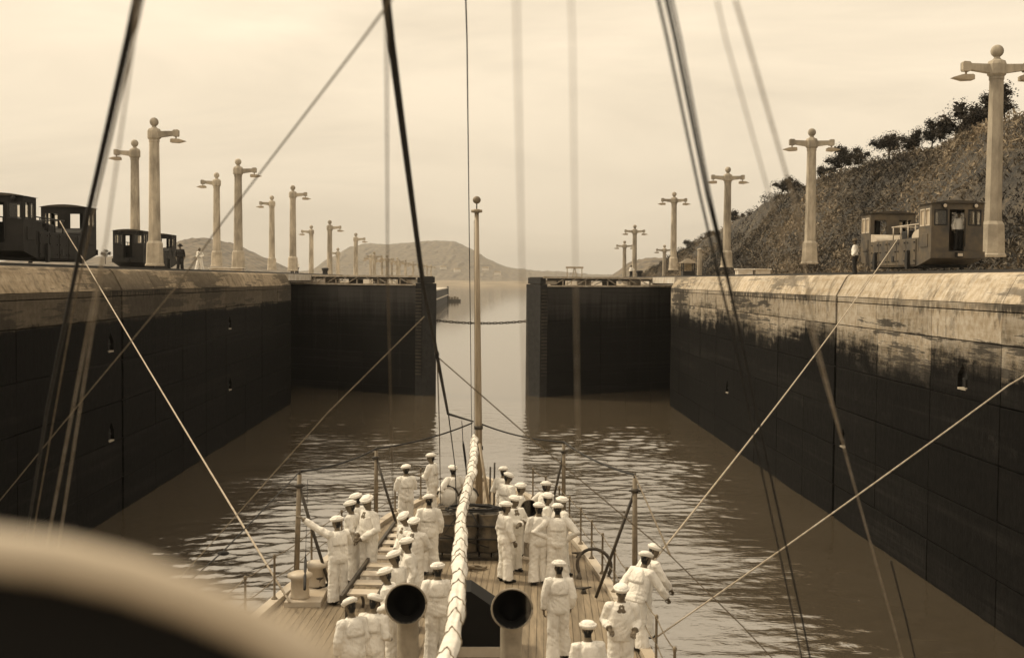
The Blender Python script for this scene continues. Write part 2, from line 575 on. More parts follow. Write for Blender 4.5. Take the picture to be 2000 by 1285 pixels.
def height_sheet(name, xs, ys, zf, mat):
    vs = [(x, y, zf(x, y)) for y in ys for x in xs]
    w = len(xs)
    fs = [(j * w + i, j * w + i + 1, (j + 1) * w + i + 1, (j + 1) * w + i) for j in range(len(ys) - 1) for i in range(w - 1)]
    mb = MB()
    mb.add(vs, fs, 0, True)
    return struct(mb.build(name, mat))
def interp(p, x):
    if x <= p[0][0]: return p[0][1]
    for (a, b), (c, d) in zip(p, p[1:]):
        if x <= c: return b + (d - b) * (x - a) / (c - a)
    return p[-1][1]
def sm(t):
    t = max(0.0, min(1.0, t))
    return t * t * (3 - 2 * t)

sh = height_sheet('shore', np.linspace(-2600, 2600, 120), [1900, 1960, 2020, 2120, 2300, 2600, 3000],
    lambda x, y: -2.5 + 8.5 * sm((y - 1900 + 60 * noise.noise((x / 170, 3, 0))) / 260) + 3.0 * sm((y - 2050) / 300) + (1.2 * noise.noise((x / 22, y / 60, 1)) if y > 1970 else 0), 'shore')
sh['label'] = 'low far shore beyond the canal water'

def far_hill(name, label, prof, Y, D, rough, step):
    p3 = [(at(px, py, Y).x, at(px, py, Y).z) for px, py in prof]
    xs = np.arange(p3[0][0], p3[-1][0], step)
    ts = np.linspace(0, 1, 26)
    vs = []
    for t in list(ts) + [1.15, 1.4, 1.8]:
        for x in xs:
            H = interp(p3, x)
            k = sm(t) if t <= 1 else 1 - 0.55 * sm((t - 1) / 0.9)
            n = noise.noise((x / rough / 6, t * 7, 2.0)) * 0.10 * H * (t * (1.3 - t) if t < 1.2 else 0.1)
            n += rough * 0.20 * (noise.noise((x / rough * 1.6, t * 60, 5.0)) + 0.6 * noise.noise((x / rough * 3.7, t * 140, 9.0)))
            vs.append((x, Y - D * (1 - t) + rough * noise.noise((x / rough, t * 40, 8)), max(-3, H * k + (n if t > 0.03 else 0))))
    w = len(xs)
    fs = [(j * w + i, j * w + i + 1, (j + 1) * w + i + 1, (j + 1) * w + i) for j in range(len(ts) + 2) for i in range(w - 1)]
    mb = MB()
    mb.add(vs, fs, 0, False)
    struct(mb.build(name, 'hill_far'), label)
far_hill('hill_centre', 'broad flat-topped wooded hill across the water', [(540, 538), (600, 531), (640, 524), (656, 503), (690, 482), (720, 476), (760, 478), (800, 475), (840, 471), (890, 473), (920, 487), (960, 510), (985, 521), (1010, 525), (1050, 529), (1090, 531), (1150, 536), (1230, 538), (1320, 543)], 3000, 750, 14, 7)
far_hill('hill_left', 'rounded pale hill behind the lamp posts', [(20, 512), (190, 503), (260, 500), (320, 500), (345, 487), (370, 471), (400, 464), (420, 468), (450, 475), (480, 491), (510, 504), (540, 521), (575, 532), (620, 540)], 1500, 420, 8, 4)
far_hill('hill_right', 'small wooded hill beyond the guard hut', [(1190, 545), (1215, 527), (1235, 510), (1260, 504), (1290, 503), (1330, 506), (1400, 515), (1500, 530), (1560, 540)], 900, 200, 5, 2.5)

# ================================================================== lock walls
TOP = 11.38
ZROW = [10.36, 10.10, 9.05, 7.1, 5.2, 3.4, 1.55, -0.6]
def lock_wall(s, face, joints, mat, label, deep, niches):
    X = lambda u: face + s * u
    def bx(mb, u0, u1, y0, y1, z0, z1, b=None):
        a, c = sorted((X(u0), X(u1)))
        return mb.bbox(a, c, y0, y1, z0, z1, b) if b else mb.box(a, c, y0, y1, z0, z1)
    root = thing('lock_wall', label, 'wall', (face, 0, 0))
    root.location = (0, 0, 0)
    mb = MB()
    bx(mb, 0.16, deep, -40, 103.9, -2, 10.35)
    mb.build('core', 'concrete_joint', root)
    mb = MB()
    bx(mb, 3.03, deep, -40, 158.9, 10.6, TOP - 0.02)
    mb.build('pavement', 'concrete_pale', root)
    js = sorted(joints)
    for a, c in zip(js, js[1:]):
        wide = 0.10 if abs(a - js[2]) < 0.1 or abs(c - js[2]) < 0.1 else 0.03
        ga = 0.15 if abs(a - js[2]) < 0.1 else 0.022
        gc = 0.15 if abs(c - js[2]) < 0.1 else 0.022
        # coping with a sloped, rounded shoulder
        prof = [(0.0, 10.37), (0.02, 10.44), (0.40, 11.16), (0.49, 11.29), (0.60, 11.36), (0.70, TOP), (3.0, TOP), (3.0, 10.37)]
        nblk = max(2, round((c - a) / 5.5))
        for k in range(nblk):
            y0 = a + (c - a) * k / nblk + (ga if k == 0 else 0.012)
            y1 = a + (c - a) * (k + 1) / nblk - (gc if k == nblk - 1 else 0.012)
            j = rnd.uniform(-0.008, 0.008)
            MB().prism([(X(u + j), z) for u, z in prof], y0, y1).build('coping_block', mat, root)
            for z1, z0 in zip(ZROW, ZROW[1:]):
                j = rnd.uniform(-0.012, 0.012)
                hole = [(ny, nz) for ny, nz in niches if y0 < ny < y1 and z0 < nz < z1]
                za, zb = z0 + 0.016, z1 - 0.016
                mb = MB()
                if not hole:
                    bx(mb, j, 0.5, y0, y1, za, zb, 0.02)
                    mb.build('panel', mat, root)
                    continue
                ny, nz = hole[0]
                w, h = 0.42, 0.85
                bx(mb, j, 0.5, y0, ny - w, za, zb)
                bx(mb, j, 0.5, ny + w, y1, za, zb)
                bx(mb, j, 0.5, ny - w, ny + w, za, nz)
                bx(mb, j, 0.5, ny - w, ny + w, nz + h, zb)
                a0, a1 = sorted((X(j), X(0.5)))
                for q in (-1, 1):                           # pointed head of the niche
                    mb.prism([(ny + q * w, nz + h), (ny, nz + h), (ny + q * w, nz + h - 0.4)], a0, a1, 'x')
                p = mb.build('panel', mat, root)
                mb = MB()
                bx(mb, j - 0.03, 0.3, ny - w * 0.8, ny + w * 0.8, nz - 0.04, nz + 0.03)
                mb.build('niche_sill', 'concrete_post', p)
                mb = MB()
                mb.tube([(X(0.12), ny, nz + 0.03), (X(0.12), ny, nz + 0.30), (X(0.02), ny, nz + 0.34)], 0.035, 6)
                mb.build('line_hook', 'rail_steel', p)
    # gate recess, farther wall lengths stepping down towards the approach
    mb = MB()
    bx(mb, 3.5, deep, 104.0, 122.9, -2, 10.55)
    bx(mb, 0.0, deep, 123.0, 158.95, -2, 10.55)
    mb.build('recess_wall', mat, root)
    mb = MB()
    bx(mb, 0.3, 2.98, 103.95, 122.5, 10.80, TOP)
    mb.build('recess_walkway', 'concrete_pale', root)
    mb = MB()
    bx(mb, 0.3, deep, 159.0, 224.9, -2, 9.0)
    mb.build('stepped_wall', 'concrete_pale', root)
    return root
lock_wall(-1, -17.1, [19.5, 37.0, 55.8, 78.0, 90.5, 103.9], 'concrete_left', 'tall dark concrete lock wall on the left, nearly black below its pale coping', 18.5, [(54.1, 3.5), (79.2, 3.5), (54.1, 7.6), (79.2, 7.6)])
lock_wall(1, 16.4, [19.5, 37.0, 54.7, 71.0, 89.5, 103.9], 'concrete_right', 'stained concrete lock wall on the right with pale streaked upper half', 9.0, [(53.3, 3.5), (79.2, 3.5), (40.0, 7.4)])

# long approach wall beyond the left gate
root = thing('approach_wall', 'long low approach wall reaching out past the left gate leaf', 'wall')
mb = MB()
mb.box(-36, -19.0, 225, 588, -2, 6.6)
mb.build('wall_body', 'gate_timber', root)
MB().box(-36.2, -18.8, 225, 588.2, 6.62, 7.1).build('coping', 'concrete_pale', root)
MB().box(-18.98, -18.6, 225, 588, 3.2, 3.6).build('fender_timber', 'concrete_pale', root)
MB().box(-19.3, -18.5, 587, 589.4, -1, 7.6).build('end_post', 'gate_timber', root)
root = thing('moored_barge', 'small barge moored at the tip of the far approach wall', 'barge', (-16.2, 592, 0))
MB().prism([(-3.6, 0.1), (-3.2, -0.6), (3.4, -0.6), (3.9, 0.9), (3.6, 1.1), (-3.6, 1.1)], -2, 2).build('hull', 'steel_dark', root)
mb = MB()
for i in range(4): mb.bbox(-2.6 + i * 1.4, -1.5 + i * 1.4, -1.2, 1.2, 1.1, 2.6 - 0.3 * (i % 2), 0.1)
mb.build('deck_cargo', 'steel_grey', root)
# right side approach ground
mb = MB()
mb.box(17.5, 34, 225.05, 430, -2, 6.6)
tag(mb.build('approach_quay', 'concrete_pale'), 'low concrete quay beyond the right gate leaf', 'quay')

# ground behind the right wall
g = height_sheet('ground', [25.2, 27, 29, 31, 33], np.linspace(-30, 160, 60), lambda x, y: TOP - 0.03 + (0.10 * noise.noise((x, y * 0.4, 0)) if x > 26 else 0), 'ground_dirt')
g['label'] = 'grassy dirt strip between the right lock wall and the hillside'

# ================================================================== hillside on the right
RIDGE = [(20, 15.5), (60, 15.0), (105, 14.0), (120, 13.4), (137, 13.9), (162, 13.7), (182, 12.4), (219, 9.8), (277, 6.5), (330, 1.5), (400, -4)]
def hill_z(x, y):
    h = interp(RIDGE, y) + 11.0
    base = TOP - 0.1 if y < 150 else max(5.0, TOP - 0.1 - (y - 150) * 0.05)
    t = (x - 30.5) / 15.5
    k = t if t < 1 else 1.0
    prof = 0.75 * sm(k) + 0.25 * max(0, k)
    z = base + (h - base) * prof
    z += 0.8 * noise.noise((x * 0.22, y * 0.09, 4)) * sm(t * 2) + 0.35 * noise.noise((x * 0.8, y * 0.5, 6)) * sm(t * 3)
    if t > 1: z += (x - 46) * 0.02
    # eroded scarp below the ridge
    sc = sm((y - 165) / 15) * sm((245 - y) / 20)
    z += sc * 1.6 * (sm((x - 41.0) / 1.6) - sm((x - 40) / 6))
    return z
hs = height_sheet('hillside', np.concatenate([np.linspace(29.5, 50, 46), np.linspace(52, 130, 14)]), np.linspace(10, 420, 260), hill_z, 'slope_earth')
hs['label'] = 'steep overgrown hillside rising behind the right lock wall'

def leaf_mesh(name, P, S, T, mat, up=0.35, long=1.0, wid=0.30):
    """P centres (n,3), S sizes (n), T tone (n): small bent leaves with random tilt"""
    n = len(P)
    a = npr.uniform(0, 2 * math.pi, n)
    d = np.stack([np.cos(a), np.sin(a), npr.uniform(-0.2, 1.2, n) * up * 2], 1)
    d /= np.linalg.norm(d, axis=1)[:, None]
    r = npr.normal(size=(n, 3))
    w = np.cross(d, r)
    w /= np.linalg.norm(w, axis=1)[:, None] + 1e-9
    nn = np.cross(d, w)
    s = S[:, None]
    v = np.empty((n, 4, 3))
    v[:, 0] = P - d * s * 0.5 * long
    v[:, 1] = P + w * s * wid + nn * s * 0.08
    v[:, 2] = P + d * s * 0.5 * long
    v[:, 3] = P - w * s * wid + nn * s * 0.08
    me = bpy.data.meshes.new(name)
    me.vertices.add(n * 4)
    me.vertices.foreach_set('co', v.reshape(-1))
    me.loops.add(n * 4)
    me.loops.foreach_set('vertex_index', np.arange(n * 4, dtype=np.int32))
    me.polygons.add(n)
    me.polygons.foreach_set('loop_start', np.arange(0, n * 4, 4, dtype=np.int32))
    me.polygons.foreach_set('loop_total', np.full(n, 4, dtype=np.int32))
    at_ = me.attributes.new('tone', 'FLOAT', 'FACE')
    at_.data.foreach_set('value', T.astype(np.float32))
    me.materials.append(MATS[mat])
    me.update(calc_edges=True)
    me.validate()
    return me

# undergrowth over the slope
pts, siz, ton = [], [], []
N = 0
while N < 150000:
    y = 48 + (rnd.random() ** 1.5) * 300
    x = rnd.uniform(29.3, 53)
    dens = noise.noise((x * 0.16, y * 0.11, 3.3))
    clump = noise.noise((x * 0.55, y * 0.42, 7.1))
    if rnd.random() > 0.80 + 0.7 * dens: continue
    bare = sm((y - 172) / 10) * sm((240 - y) / 15) * (1 if 39.5 < x < 44.5 else 0)
    if bare and rnd.random() < 0.8: continue
    if x < 31.5 and rnd.random() < 0.75: continue
    hgt = max(0.0, 0.55 + 0.9 * clump + 0.6 * dens)
    if x > 46: hgt *= 0.6
    q = rnd.random()
    z = hill_z(x, y) + q * hgt * 1.15
    pts.append((x + rnd.uniform(-.1, .1), y, z))
    siz.append(rnd.uniform(0.14, 0.36) * (1 + 0.5 * max(0, clump)))
    low = noise.noise((x * 0.10, y * 0.045, 21.0))
    ton.append(max(0, min(1, 0.26 + 0.40 * clump + 0.85 * low + rnd.uniform(-0.20, 0.28) + (0.25 if x > 44 and dens > 0 else 0))))
    N += 1
for _ in range(170):                       # taller shrubs among the grass
    y = 52 + (rnd.random() ** 1.4) * 260
    x = rnd.uniform(31, 51)
    r = rnd.uniform(0.5, 1.35)
    ct = rnd.uniform(0.0, 0.35)
    zc = hill_z(x, y) + r * 0.5
    for _k in range(int(190 * r)):
        u = Vector((rnd.gauss(0, 1), rnd.gauss(0, 1), rnd.gauss(0, 1))).normalized() * (rnd.random() ** 0.4) * r
        pts.append((x + u.x, y + u.y * 1.2, zc + u.z * 0.85))
        siz.append(rnd.uniform(0.14, 0.30))
        ton.append(max(0, min(1, ct + rnd.uniform(-0.2, 0.25))))
ug = link('undergrowth', leaf_mesh('undergrowth', np.array(pts), np.array(siz), np.array(ton), 'leaf_slope', 0.9, 1.7, 0.20))
ug['kind'] = 'stuff'
ug['label'] = 'dense tangle of leaves and grass covering the hillside'

def tree(name, label, base, h, spread, seed, group, dens=1.0):
    rr = random.Random(seed)
    root = thing(name, label, 'tree', base, 0, group)
    mb = MB()
    lean = Vector((rr.uniform(-.12, .12), rr.uniform(-.1, .1), 0)) * h
    top = Vector((0, 0, h * 0.72)) + lean
    mb.tube([(0, 0, -0.4), lean * 0.3 + Vector((0, 0, h * 0.33)), top], [h * 0.030, h * 0.022, h * 0.008], 6)
    clumps = []
    nl = max(6, int(11 * dens + 2))
    for i in range(nl):
        u = Vector((rr.gauss(0, 1), rr.gauss(0, 1), rr.gauss(0, 1))).normalized() * (rr.random() ** 0.4)
        en = lean * 0.8 + Vector((u.x * spread * 0.8, u.y * spread * 0.8, h * (0.62 + 0.30 * u.z)))
        st = lean * 0.4 + Vector((0, 0, h * rr.uniform(0.28, 0.5)))
        mb.tube([st, st.lerp(en, 0.5) + Vector((0, 0, h * 0.03)), en], [h * 0.012, h * 0.008, h * 0.004], 5)
        clumps.append((en, spread * rr.uniform(0.30, 0.52)))
    mb.build('trunk', 'bark', root)
    P, S, T = [], [], []
    for c, r in clumps:
        n = int(230 * dens)
        ct = rr.uniform(0.1, 0.6)
        for _ in range(40):                    # inner leaves close the middle of each clump
            u = Vector((rr.gauss(0, 1), rr.gauss(0, 1), rr.gauss(0, 0.8))).normalized()
            P.append(c + u * r * 0.55 * rr.random())
            S.append(r * 0.55)
            T.append(max(0, ct - 0.1))
        for _ in range(n):
            u = Vector((rr.gauss(0, 1), rr.gauss(0, 1), rr.gauss(0, 0.75)))
            u.normalize()
            p = c + u * r * (rr.random() ** 0.6) * Vector((1, 1, 0.75)).length / 1.6
            P.append(p)
            S.append(rr.uniform(0.045, 0.085) * (1.6 + h * 0.25))
            T.append(max(0, min(1, ct + rr.uniform(-0.3, 0.3))))
    link('crown', leaf_mesh('crown', np.array([tuple(p) for p in P]), np.array(S), np.array(T), 'leaf_tree', 0.3), root)
    return root
RT = [(1350, 15, .7, 'small bushy tree low on the ridge left of the tall lamp post'), (1386, 12, .6, 'low scrubby tree on the ridge behind the double lamp posts'),
      (1440, 20, .7, 'lone dark tree where the ridge meets the sky behind the third right lamp post'), (1524, 30, .55, 'thin open-crowned tree at the lower end of the ridge'),
      (1550, 20, .7, 'short leafy tree beside the thin open-crowned tree'), (1607, 20, .7, 'small tree just right of the second right lamp post on the ridge'),
      (1642, 36, .8, 'rounded dark tree halfway up the ridge'), (1677, 26, .6, 'sparse leggy tree next to the rounded dark tree'),
      (1738, 36, .8, 'spreading tree on the ridge above the far locomotive cab'), (1782, 32, .7, 'narrow tree in the middle of the ridge-top row'),
      (1818, 38, .8, 'dense tree left of the largest ridge tree'), (1880, 52, 1.0, 'largest dark broad tree on top of the ridge'),
      (1915, 30, .7, 'smaller tree to the right of the largest ridge tree'), (1964, 44, .8, 'tall tree behind the rightmost lamp post')]
for i, (px, hp, sp, lab) in enumerate(RT):
    y = 46.0 * FPX / (px - 948)
    x = 46.0 + rnd.uniform(-.4, 1.2)
    y = x * FPX / (px - 948)
    h = hp / (FPX / y) * 1.75
    tree('ridge_tree', lab, (x, y, hill_z(x, y) - 0.1), h, h * 0.54 * (0.8 + sp * 0.4), 100 + i, 'trees along the ridge', dens=0.6 + sp * 0.5)
for i, (px, hp, lab) in enumerate([(150, 20, 'distant tree low behind the left locomotive'), (206, 22, 'distant bushy tree just right of the left locomotive'), (232, 26, 'taller distant tree between the locomotive and the first lamp post'), (248, 24, 'distant tree against the foot of the first lamp post')]):
    p = at(px, 506, 330)
    root = tree('distant_tree', lab, (p.x, p.y, p.z - 1), hp / 7.0 * 1.3, hp / 7.0 * 0.5, 300 + i, 'distant trees behind the left wall', 0.7)

# houses on the far shore
for i, (px, py, lab) in enumerate([(768, 531, 'leftmost pale house at the foot of the flat-topped hill'), (866, 522, 'pale house near the end of the approach wall on the far shore'), (893, 527, 'pale house just left of the flagstaff on the far shore'), (948, 524, 'pale house just right of the flagstaff on the far shore'), (972, 533, 'rightmost pale house at the foot of the flat-topped hill')]):
    p = at(px, py, 2240)
    root = thing('far_house', lab, 'house', (p.x, p.y, p.z - 4), rnd.uniform(-.2, .2), 'houses on the far shore')
    MB().box(-6, 6, -4, 4, 0, 4.5).build('wall', 'house_wall', root)
    MB().prism([(-6.6, 4.5), (6.6, 4.5), (5.0, 7.0), (-5.0, 7.0)], -4.6, 4.6).build('roof', 'house_roof', root)

# ================================================================== gate leaves
def gate(m, hinge, free, label):
    d = Vector((free[0] - hinge[0], free[1] - hinge[1], 0))
    L = d.length
    rz = math.atan2(d.y, d.x) if m > 0 else math.atan2(-d.y, -d.x)
    root = thing('gate_leaf', label, 'lock gate', (hinge[0], hinge[1], 0), rz)
    def bx(name, mat, x0, x1, y0, y1, z0, z1, parent=root, b=None):
        a, c = sorted((m * x0, m * x1))
        mb = MB()
        mb.bbox(a, c, y0, y1, z0, z1, b) if b else mb.box(a, c, y0, y1, z0, z1)
        return mb.build(name, mat, parent)
    bx('core', 'gate_steel', 0, L - 0.02, 0.06, 2.1, -2, 10.38)
    nz, nx = 7, 5
    for i in range(nz):
        for k in range(nx):
            z0, z1 = -0.8 + i * 11.1 / nz, -0.8 + (i + 1) * 11.1 / nz
            x0, x1 = 0.1 + (L - 0.9) * k / nx, 0.1 + (L - 0.9) * (k + 1) / nx
            bx('plate', 'gate_steel', x0 + 0.01, x1 - 0.01, rnd.uniform(-0.03, -0.012), 0.05, z0 + 0.016, z1 - 0.016, b=0.008)
    bx('top_ledge', 'gate_ledge', 2.2, L - 0.7, -0.14, 2.1, 10.40, 10.54)
    # fender timbers and rungs on the meeting end
    bx('mitre_post', 'gate_timber', L - 0.74, L + 0.08, -0.10, 2.2, -2, 10.62)
    for i in range(26):
        z = 10.0 - i * 0.32
        bx('rung', 'rung_timber', L - 0.66, L - 0.06, -0.20, -0.10, z, z + 0.10)
    bx('end_housing', 'gate_ledge', L - 1.9, L - 0.06, 0.05, 1.8, 10.62, 11.02)
    bx('end_cap', 'rail_steel', L - 0.5, L + 0.10, -0.14, 1.9, 10.66, 11.24)
    # raised footbridge on struts
    bx('footbridge', 'walk_dark', 1.6, L - 0.1, -0.25, 1.9, 11.16, 11.30)
    bx('footbridge_edge', 'gate_ledge', 1.6, L - 0.1, -0.30, -0.255, 11.18, 11.36)
    bx('fascia', 'walk_dark', 2.6, L - 0.8, -0.05, 0.05, 10.98, 11.155)
    nS = 9
    for i in range(nS):
        x = 3.6 + (L - 6.2) * i / (nS - 1)
        q = 1 if i < nS / 2 else -1
        mb = MB()
        mb.tube([(m * (x - q * 0.95), -0.10, 10.66), (m * (x + q * 0.1), -0.12, 11.15)], 0.055, 5, smooth=False)
        mb.build('strut', 'gate_ledge', root)
        if i % 2 == 0:
            bx('post', 'gate_ledge', x - 0.06, x + 0.06, -0.06, 0.06, 10.55, 10.98)
    for i in range(4):
        x = 4.2 + i * (L - 7) / 3.2
        bx('winch_box', 'walk_dark' if i % 2 else 'gate_ledge', x, x + 1.1, 0.7, 1.6, 10.545, 10.97)
    bx('hinge_platform', 'gate_ledge', 0.3, 3.6, -0.42, -0.31, 10.66, 10.80)
    return root
gate(1, (-20.0, 120.0), (-5.95, 111.2), 'left dark steel gate leaf swung half open')
gate(-1, (19.5, 120.0), (5.15, 110.6), 'right dark steel gate leaf swung half open')

# fender chain behind the gates
chain = thing('fender_chain', 'heavy iron chain slung across the gap between the gates', 'chain', (-0.4, 126, 0))
mb = MB()
ring = []
for k in range(14):
    a = 2 * math.pi * k / 14
    ring.append((0.19 * math.cos(a) + (0.07 if math.cos(a) > 0 else -0.07), 0.10 * math.sin(a), 0))
vs, fs = [], []
for k, p in enumerate(ring):
    nx = Vector(ring[(k + 1) % 14]) - Vector(ring[k - 1])
    nx.normalize()
    sd = nx.cross(Vector((0, 0, 1)))
    for j in range(5):
        a = 2 * math.pi * j / 5
        vs.append(Vector(p) + sd * 0.045 * math.cos(a) + Vector((0, 0, 0.045 * math.sin(a))))
fs = [(k * 5 + j, k * 5 + (j + 1) % 5, ((k + 1) % 14) * 5 + (j + 1) % 5, ((k + 1) % 14) * 5 + j) for k in range(14) for j in range(5)]
lm = MB().add(vs, fs, 0, True).mesh('link', 'steel_dark')
x = -16.6
i = 0
while x < 16.7:
    z = 6.35 + 0.0115 * x * x
    o = link('link', lm, chain, (x, 0, z))
    o.rotation_euler = (R(90) if i % 2 else R(25), -math.atan(0.023 * x), 0)
    x += 0.335 / math.sqrt(1 + (0.023 * x) ** 2)
    i += 1

# ================================================================== tow tracks
def track(x, y0, y1, label):
    t = thing('tow_track', label, 'track', (x, y0, TOP))
    L = y1 - y0
    for q in (-0.76, 0.76):
        MB().prism([(q - .07, 0), (q + .07, 0), (q + .035, .05), (q + .04, .15), (q - .04, .15), (q - .035, .05)], 0, L).build('rail', 'rail_steel', t)
    MB().box(-0.12, 0.12, 0, L, 0.0, 0.13).build('rack_rail', 'rail_steel', t)
    MB().box(-1.15, -1.0, 0, L, 0.0, 0.10).build('kerb_strip', 'rail_steel', t)
track(-19.9, -30, 158, 'tow track rails along the edge of the left lock wall')
track(19.35, -30, 158, 'tow track rails along the edge of the right lock wall')
track(-25.9, -30, 158, 'return track rails in the middle of the left wall top')

# ================================================================== lamp posts
def lamp_post(label, x, y, z, arms, group, h=9.75):
    root = thing('lamp_post', label, 'lamp post', (x, y, z), 0, group)
    s = h / 9.75
    if 'post' not in PROTO:
        mb = MB()
        mb.lathe([(0.66, 0), (0.66, 0.10), (0.60, 0.16), (0.545, 1.52), (0.43, 1.68)], seg=8, smooth=False)
        PROTO['base'] = mb.mesh('base', 'concrete_base')
        mb = MB()
        mb.lathe([(0.42, 1.6), (0.405, 2.6), (0.34, 8.30), (0.37, 8.34), (0.37, 8.44), (0.33, 8.48)], seg=8, smooth=False)
        PROTO['post'] = mb.mesh('shaft', 'concrete_post')
        mb = MB()
        mb.lathe([(0.34, 8.46), (0.46, 8.58), (0.46, 9.04), (0.40, 9.18), (0.22, 9.26), (0.15, 9.34), (0.15, 9.44)], seg=8, smooth=False)
        PROTO['head'] = mb.mesh('head_block', 'concrete_post')
        mb = MB()
        mb.ball((0, 0, 9.66), 0.30, 14, 10)
        PROTO['ball'] = mb.mesh('ball_finial', 'concrete_post')
        mb = MB()
        mb.prism([(0.36, 8.62), (1.25, 8.76), (1.30, 8.70), (1.62, 8.70), (1.66, 8.78), (1.66, 9.10), (1.60, 9.16), (1.32, 9.14), (1.26, 9.06), (0.36, 9.04)], -0.17, 0.17)
        PROTO['arm'] = mb.mesh('arm', 'concrete_post')
        mb = MB()
        mb.box(1.42, 1.50, -0.04, 0.04, 8.52, 8.70)
        mb.prism([(1.12, 8.30), (1.62, 8.27), (2.12, 8.40), (1.70, 8.53), (1.20, 8.55), (1.12, 8.50)], -0.24, 0.24)
        PROTO['lamp'] = mb.mesh('lamp', 'lamp_shade')
    for nm, k in (('base', 'base'), ('shaft', 'post'), ('head_block', 'head'), ('ball_finial', 'ball')):
        link(nm, PROTO[k], root)
    for a in arms:
        ar = link('arm', PROTO['arm'], root)
        ar.rotation_euler = (0, 0, 0 if a > 0 else math.pi)
        link('lamp', PROTO['lamp'], ar)
    root.scale = (s, s, s)
    return root
PROTO = {}
plain('lamp_shade', 0.30, 0.6, 0.2)
ordn = ['nearest', 'second', 'third', 'fourth', 'fifth', 'sixth', 'seventh', 'eighth', 'ninth', 'tenth']
def post_px(px, top, x, arms, label, group):
    y = abs(x) * FPX / abs(px - 948)
    z = at(px, top, y).z - 9.96
    return lamp_post(label, at(px, top, y).x, y, z, arms, group)
NL = [(301, 230), (465, 310), (572, 362), (644, 430), (695, 455)]
for i, (px, ty) in enumerate(NL):
    post_px(px, ty, 22.6, (1,), '%s concrete lamp post with its arm towards the chamber on the left wall' % ordn[i], 'left lamp posts with arm to the right')
FL = [(263, 273), (423, 337), (531, 382), (608, 440), (660, 484)]
for i, (px, ty) in enumerate(FL):
    post_px(px, ty, 28.8, (-1,), '%s concrete lamp post with its arm turned away from the chamber' % ordn[i], 'left lamp posts with arm to the left')
for i, (px, ty) in enumerate([(731, 491), (756, 498), (776, 503), (792, 507), (807, 510), (826, 513), (842, 516)]):
    post_px(px, ty, 22.6, (1, -1), 'tiny two-armed lamp post on the approach wall, %s of the distant near row' % ordn[i], 'distant lamp posts on the approach wall')
for i, (px, ty) in enumerate([(724, 497), (746, 501), (765, 504), (780, 507), (834, 516)]):
    post_px(px, ty, 28.8, (1, -1), 'tiny two-armed lamp post on the approach wall, %s of the distant far row' % ordn[i], 'distant lamp posts on the approach wall')
for i, (px, ty) in enumerate([(1948, 88), (1586, 251), (1422, 326), (1317, 375), (1240, 439)]):
    post_px(px, ty, 24.1, (1, -1), '%s tall two-armed concrete lamp post on the right wall' % ordn[i], 'right two-armed lamp posts')
post_px(1220, 470, 27.3, (1, -1), 'far two-armed lamp post just left of the fifth right lamp post', 'right two-armed lamp posts')
post_px(1298, 478, 35.0, (1, -1), 'far two-armed lamp post beside the guard hut', 'right two-armed lamp posts')
p = at(1366, 537, 150)
o = MB().lathe([(0.36, -1.2), (0.34, 0), (0.28, 3.1), (0.34, 3.15), (0.34, 3.3), (0.1, 3.4)], seg=8, smooth=False).build('concrete_post', 'concrete_post')
o.location = p
tag(o, 'short plain concrete post without arms in front of the hillside', 'post')

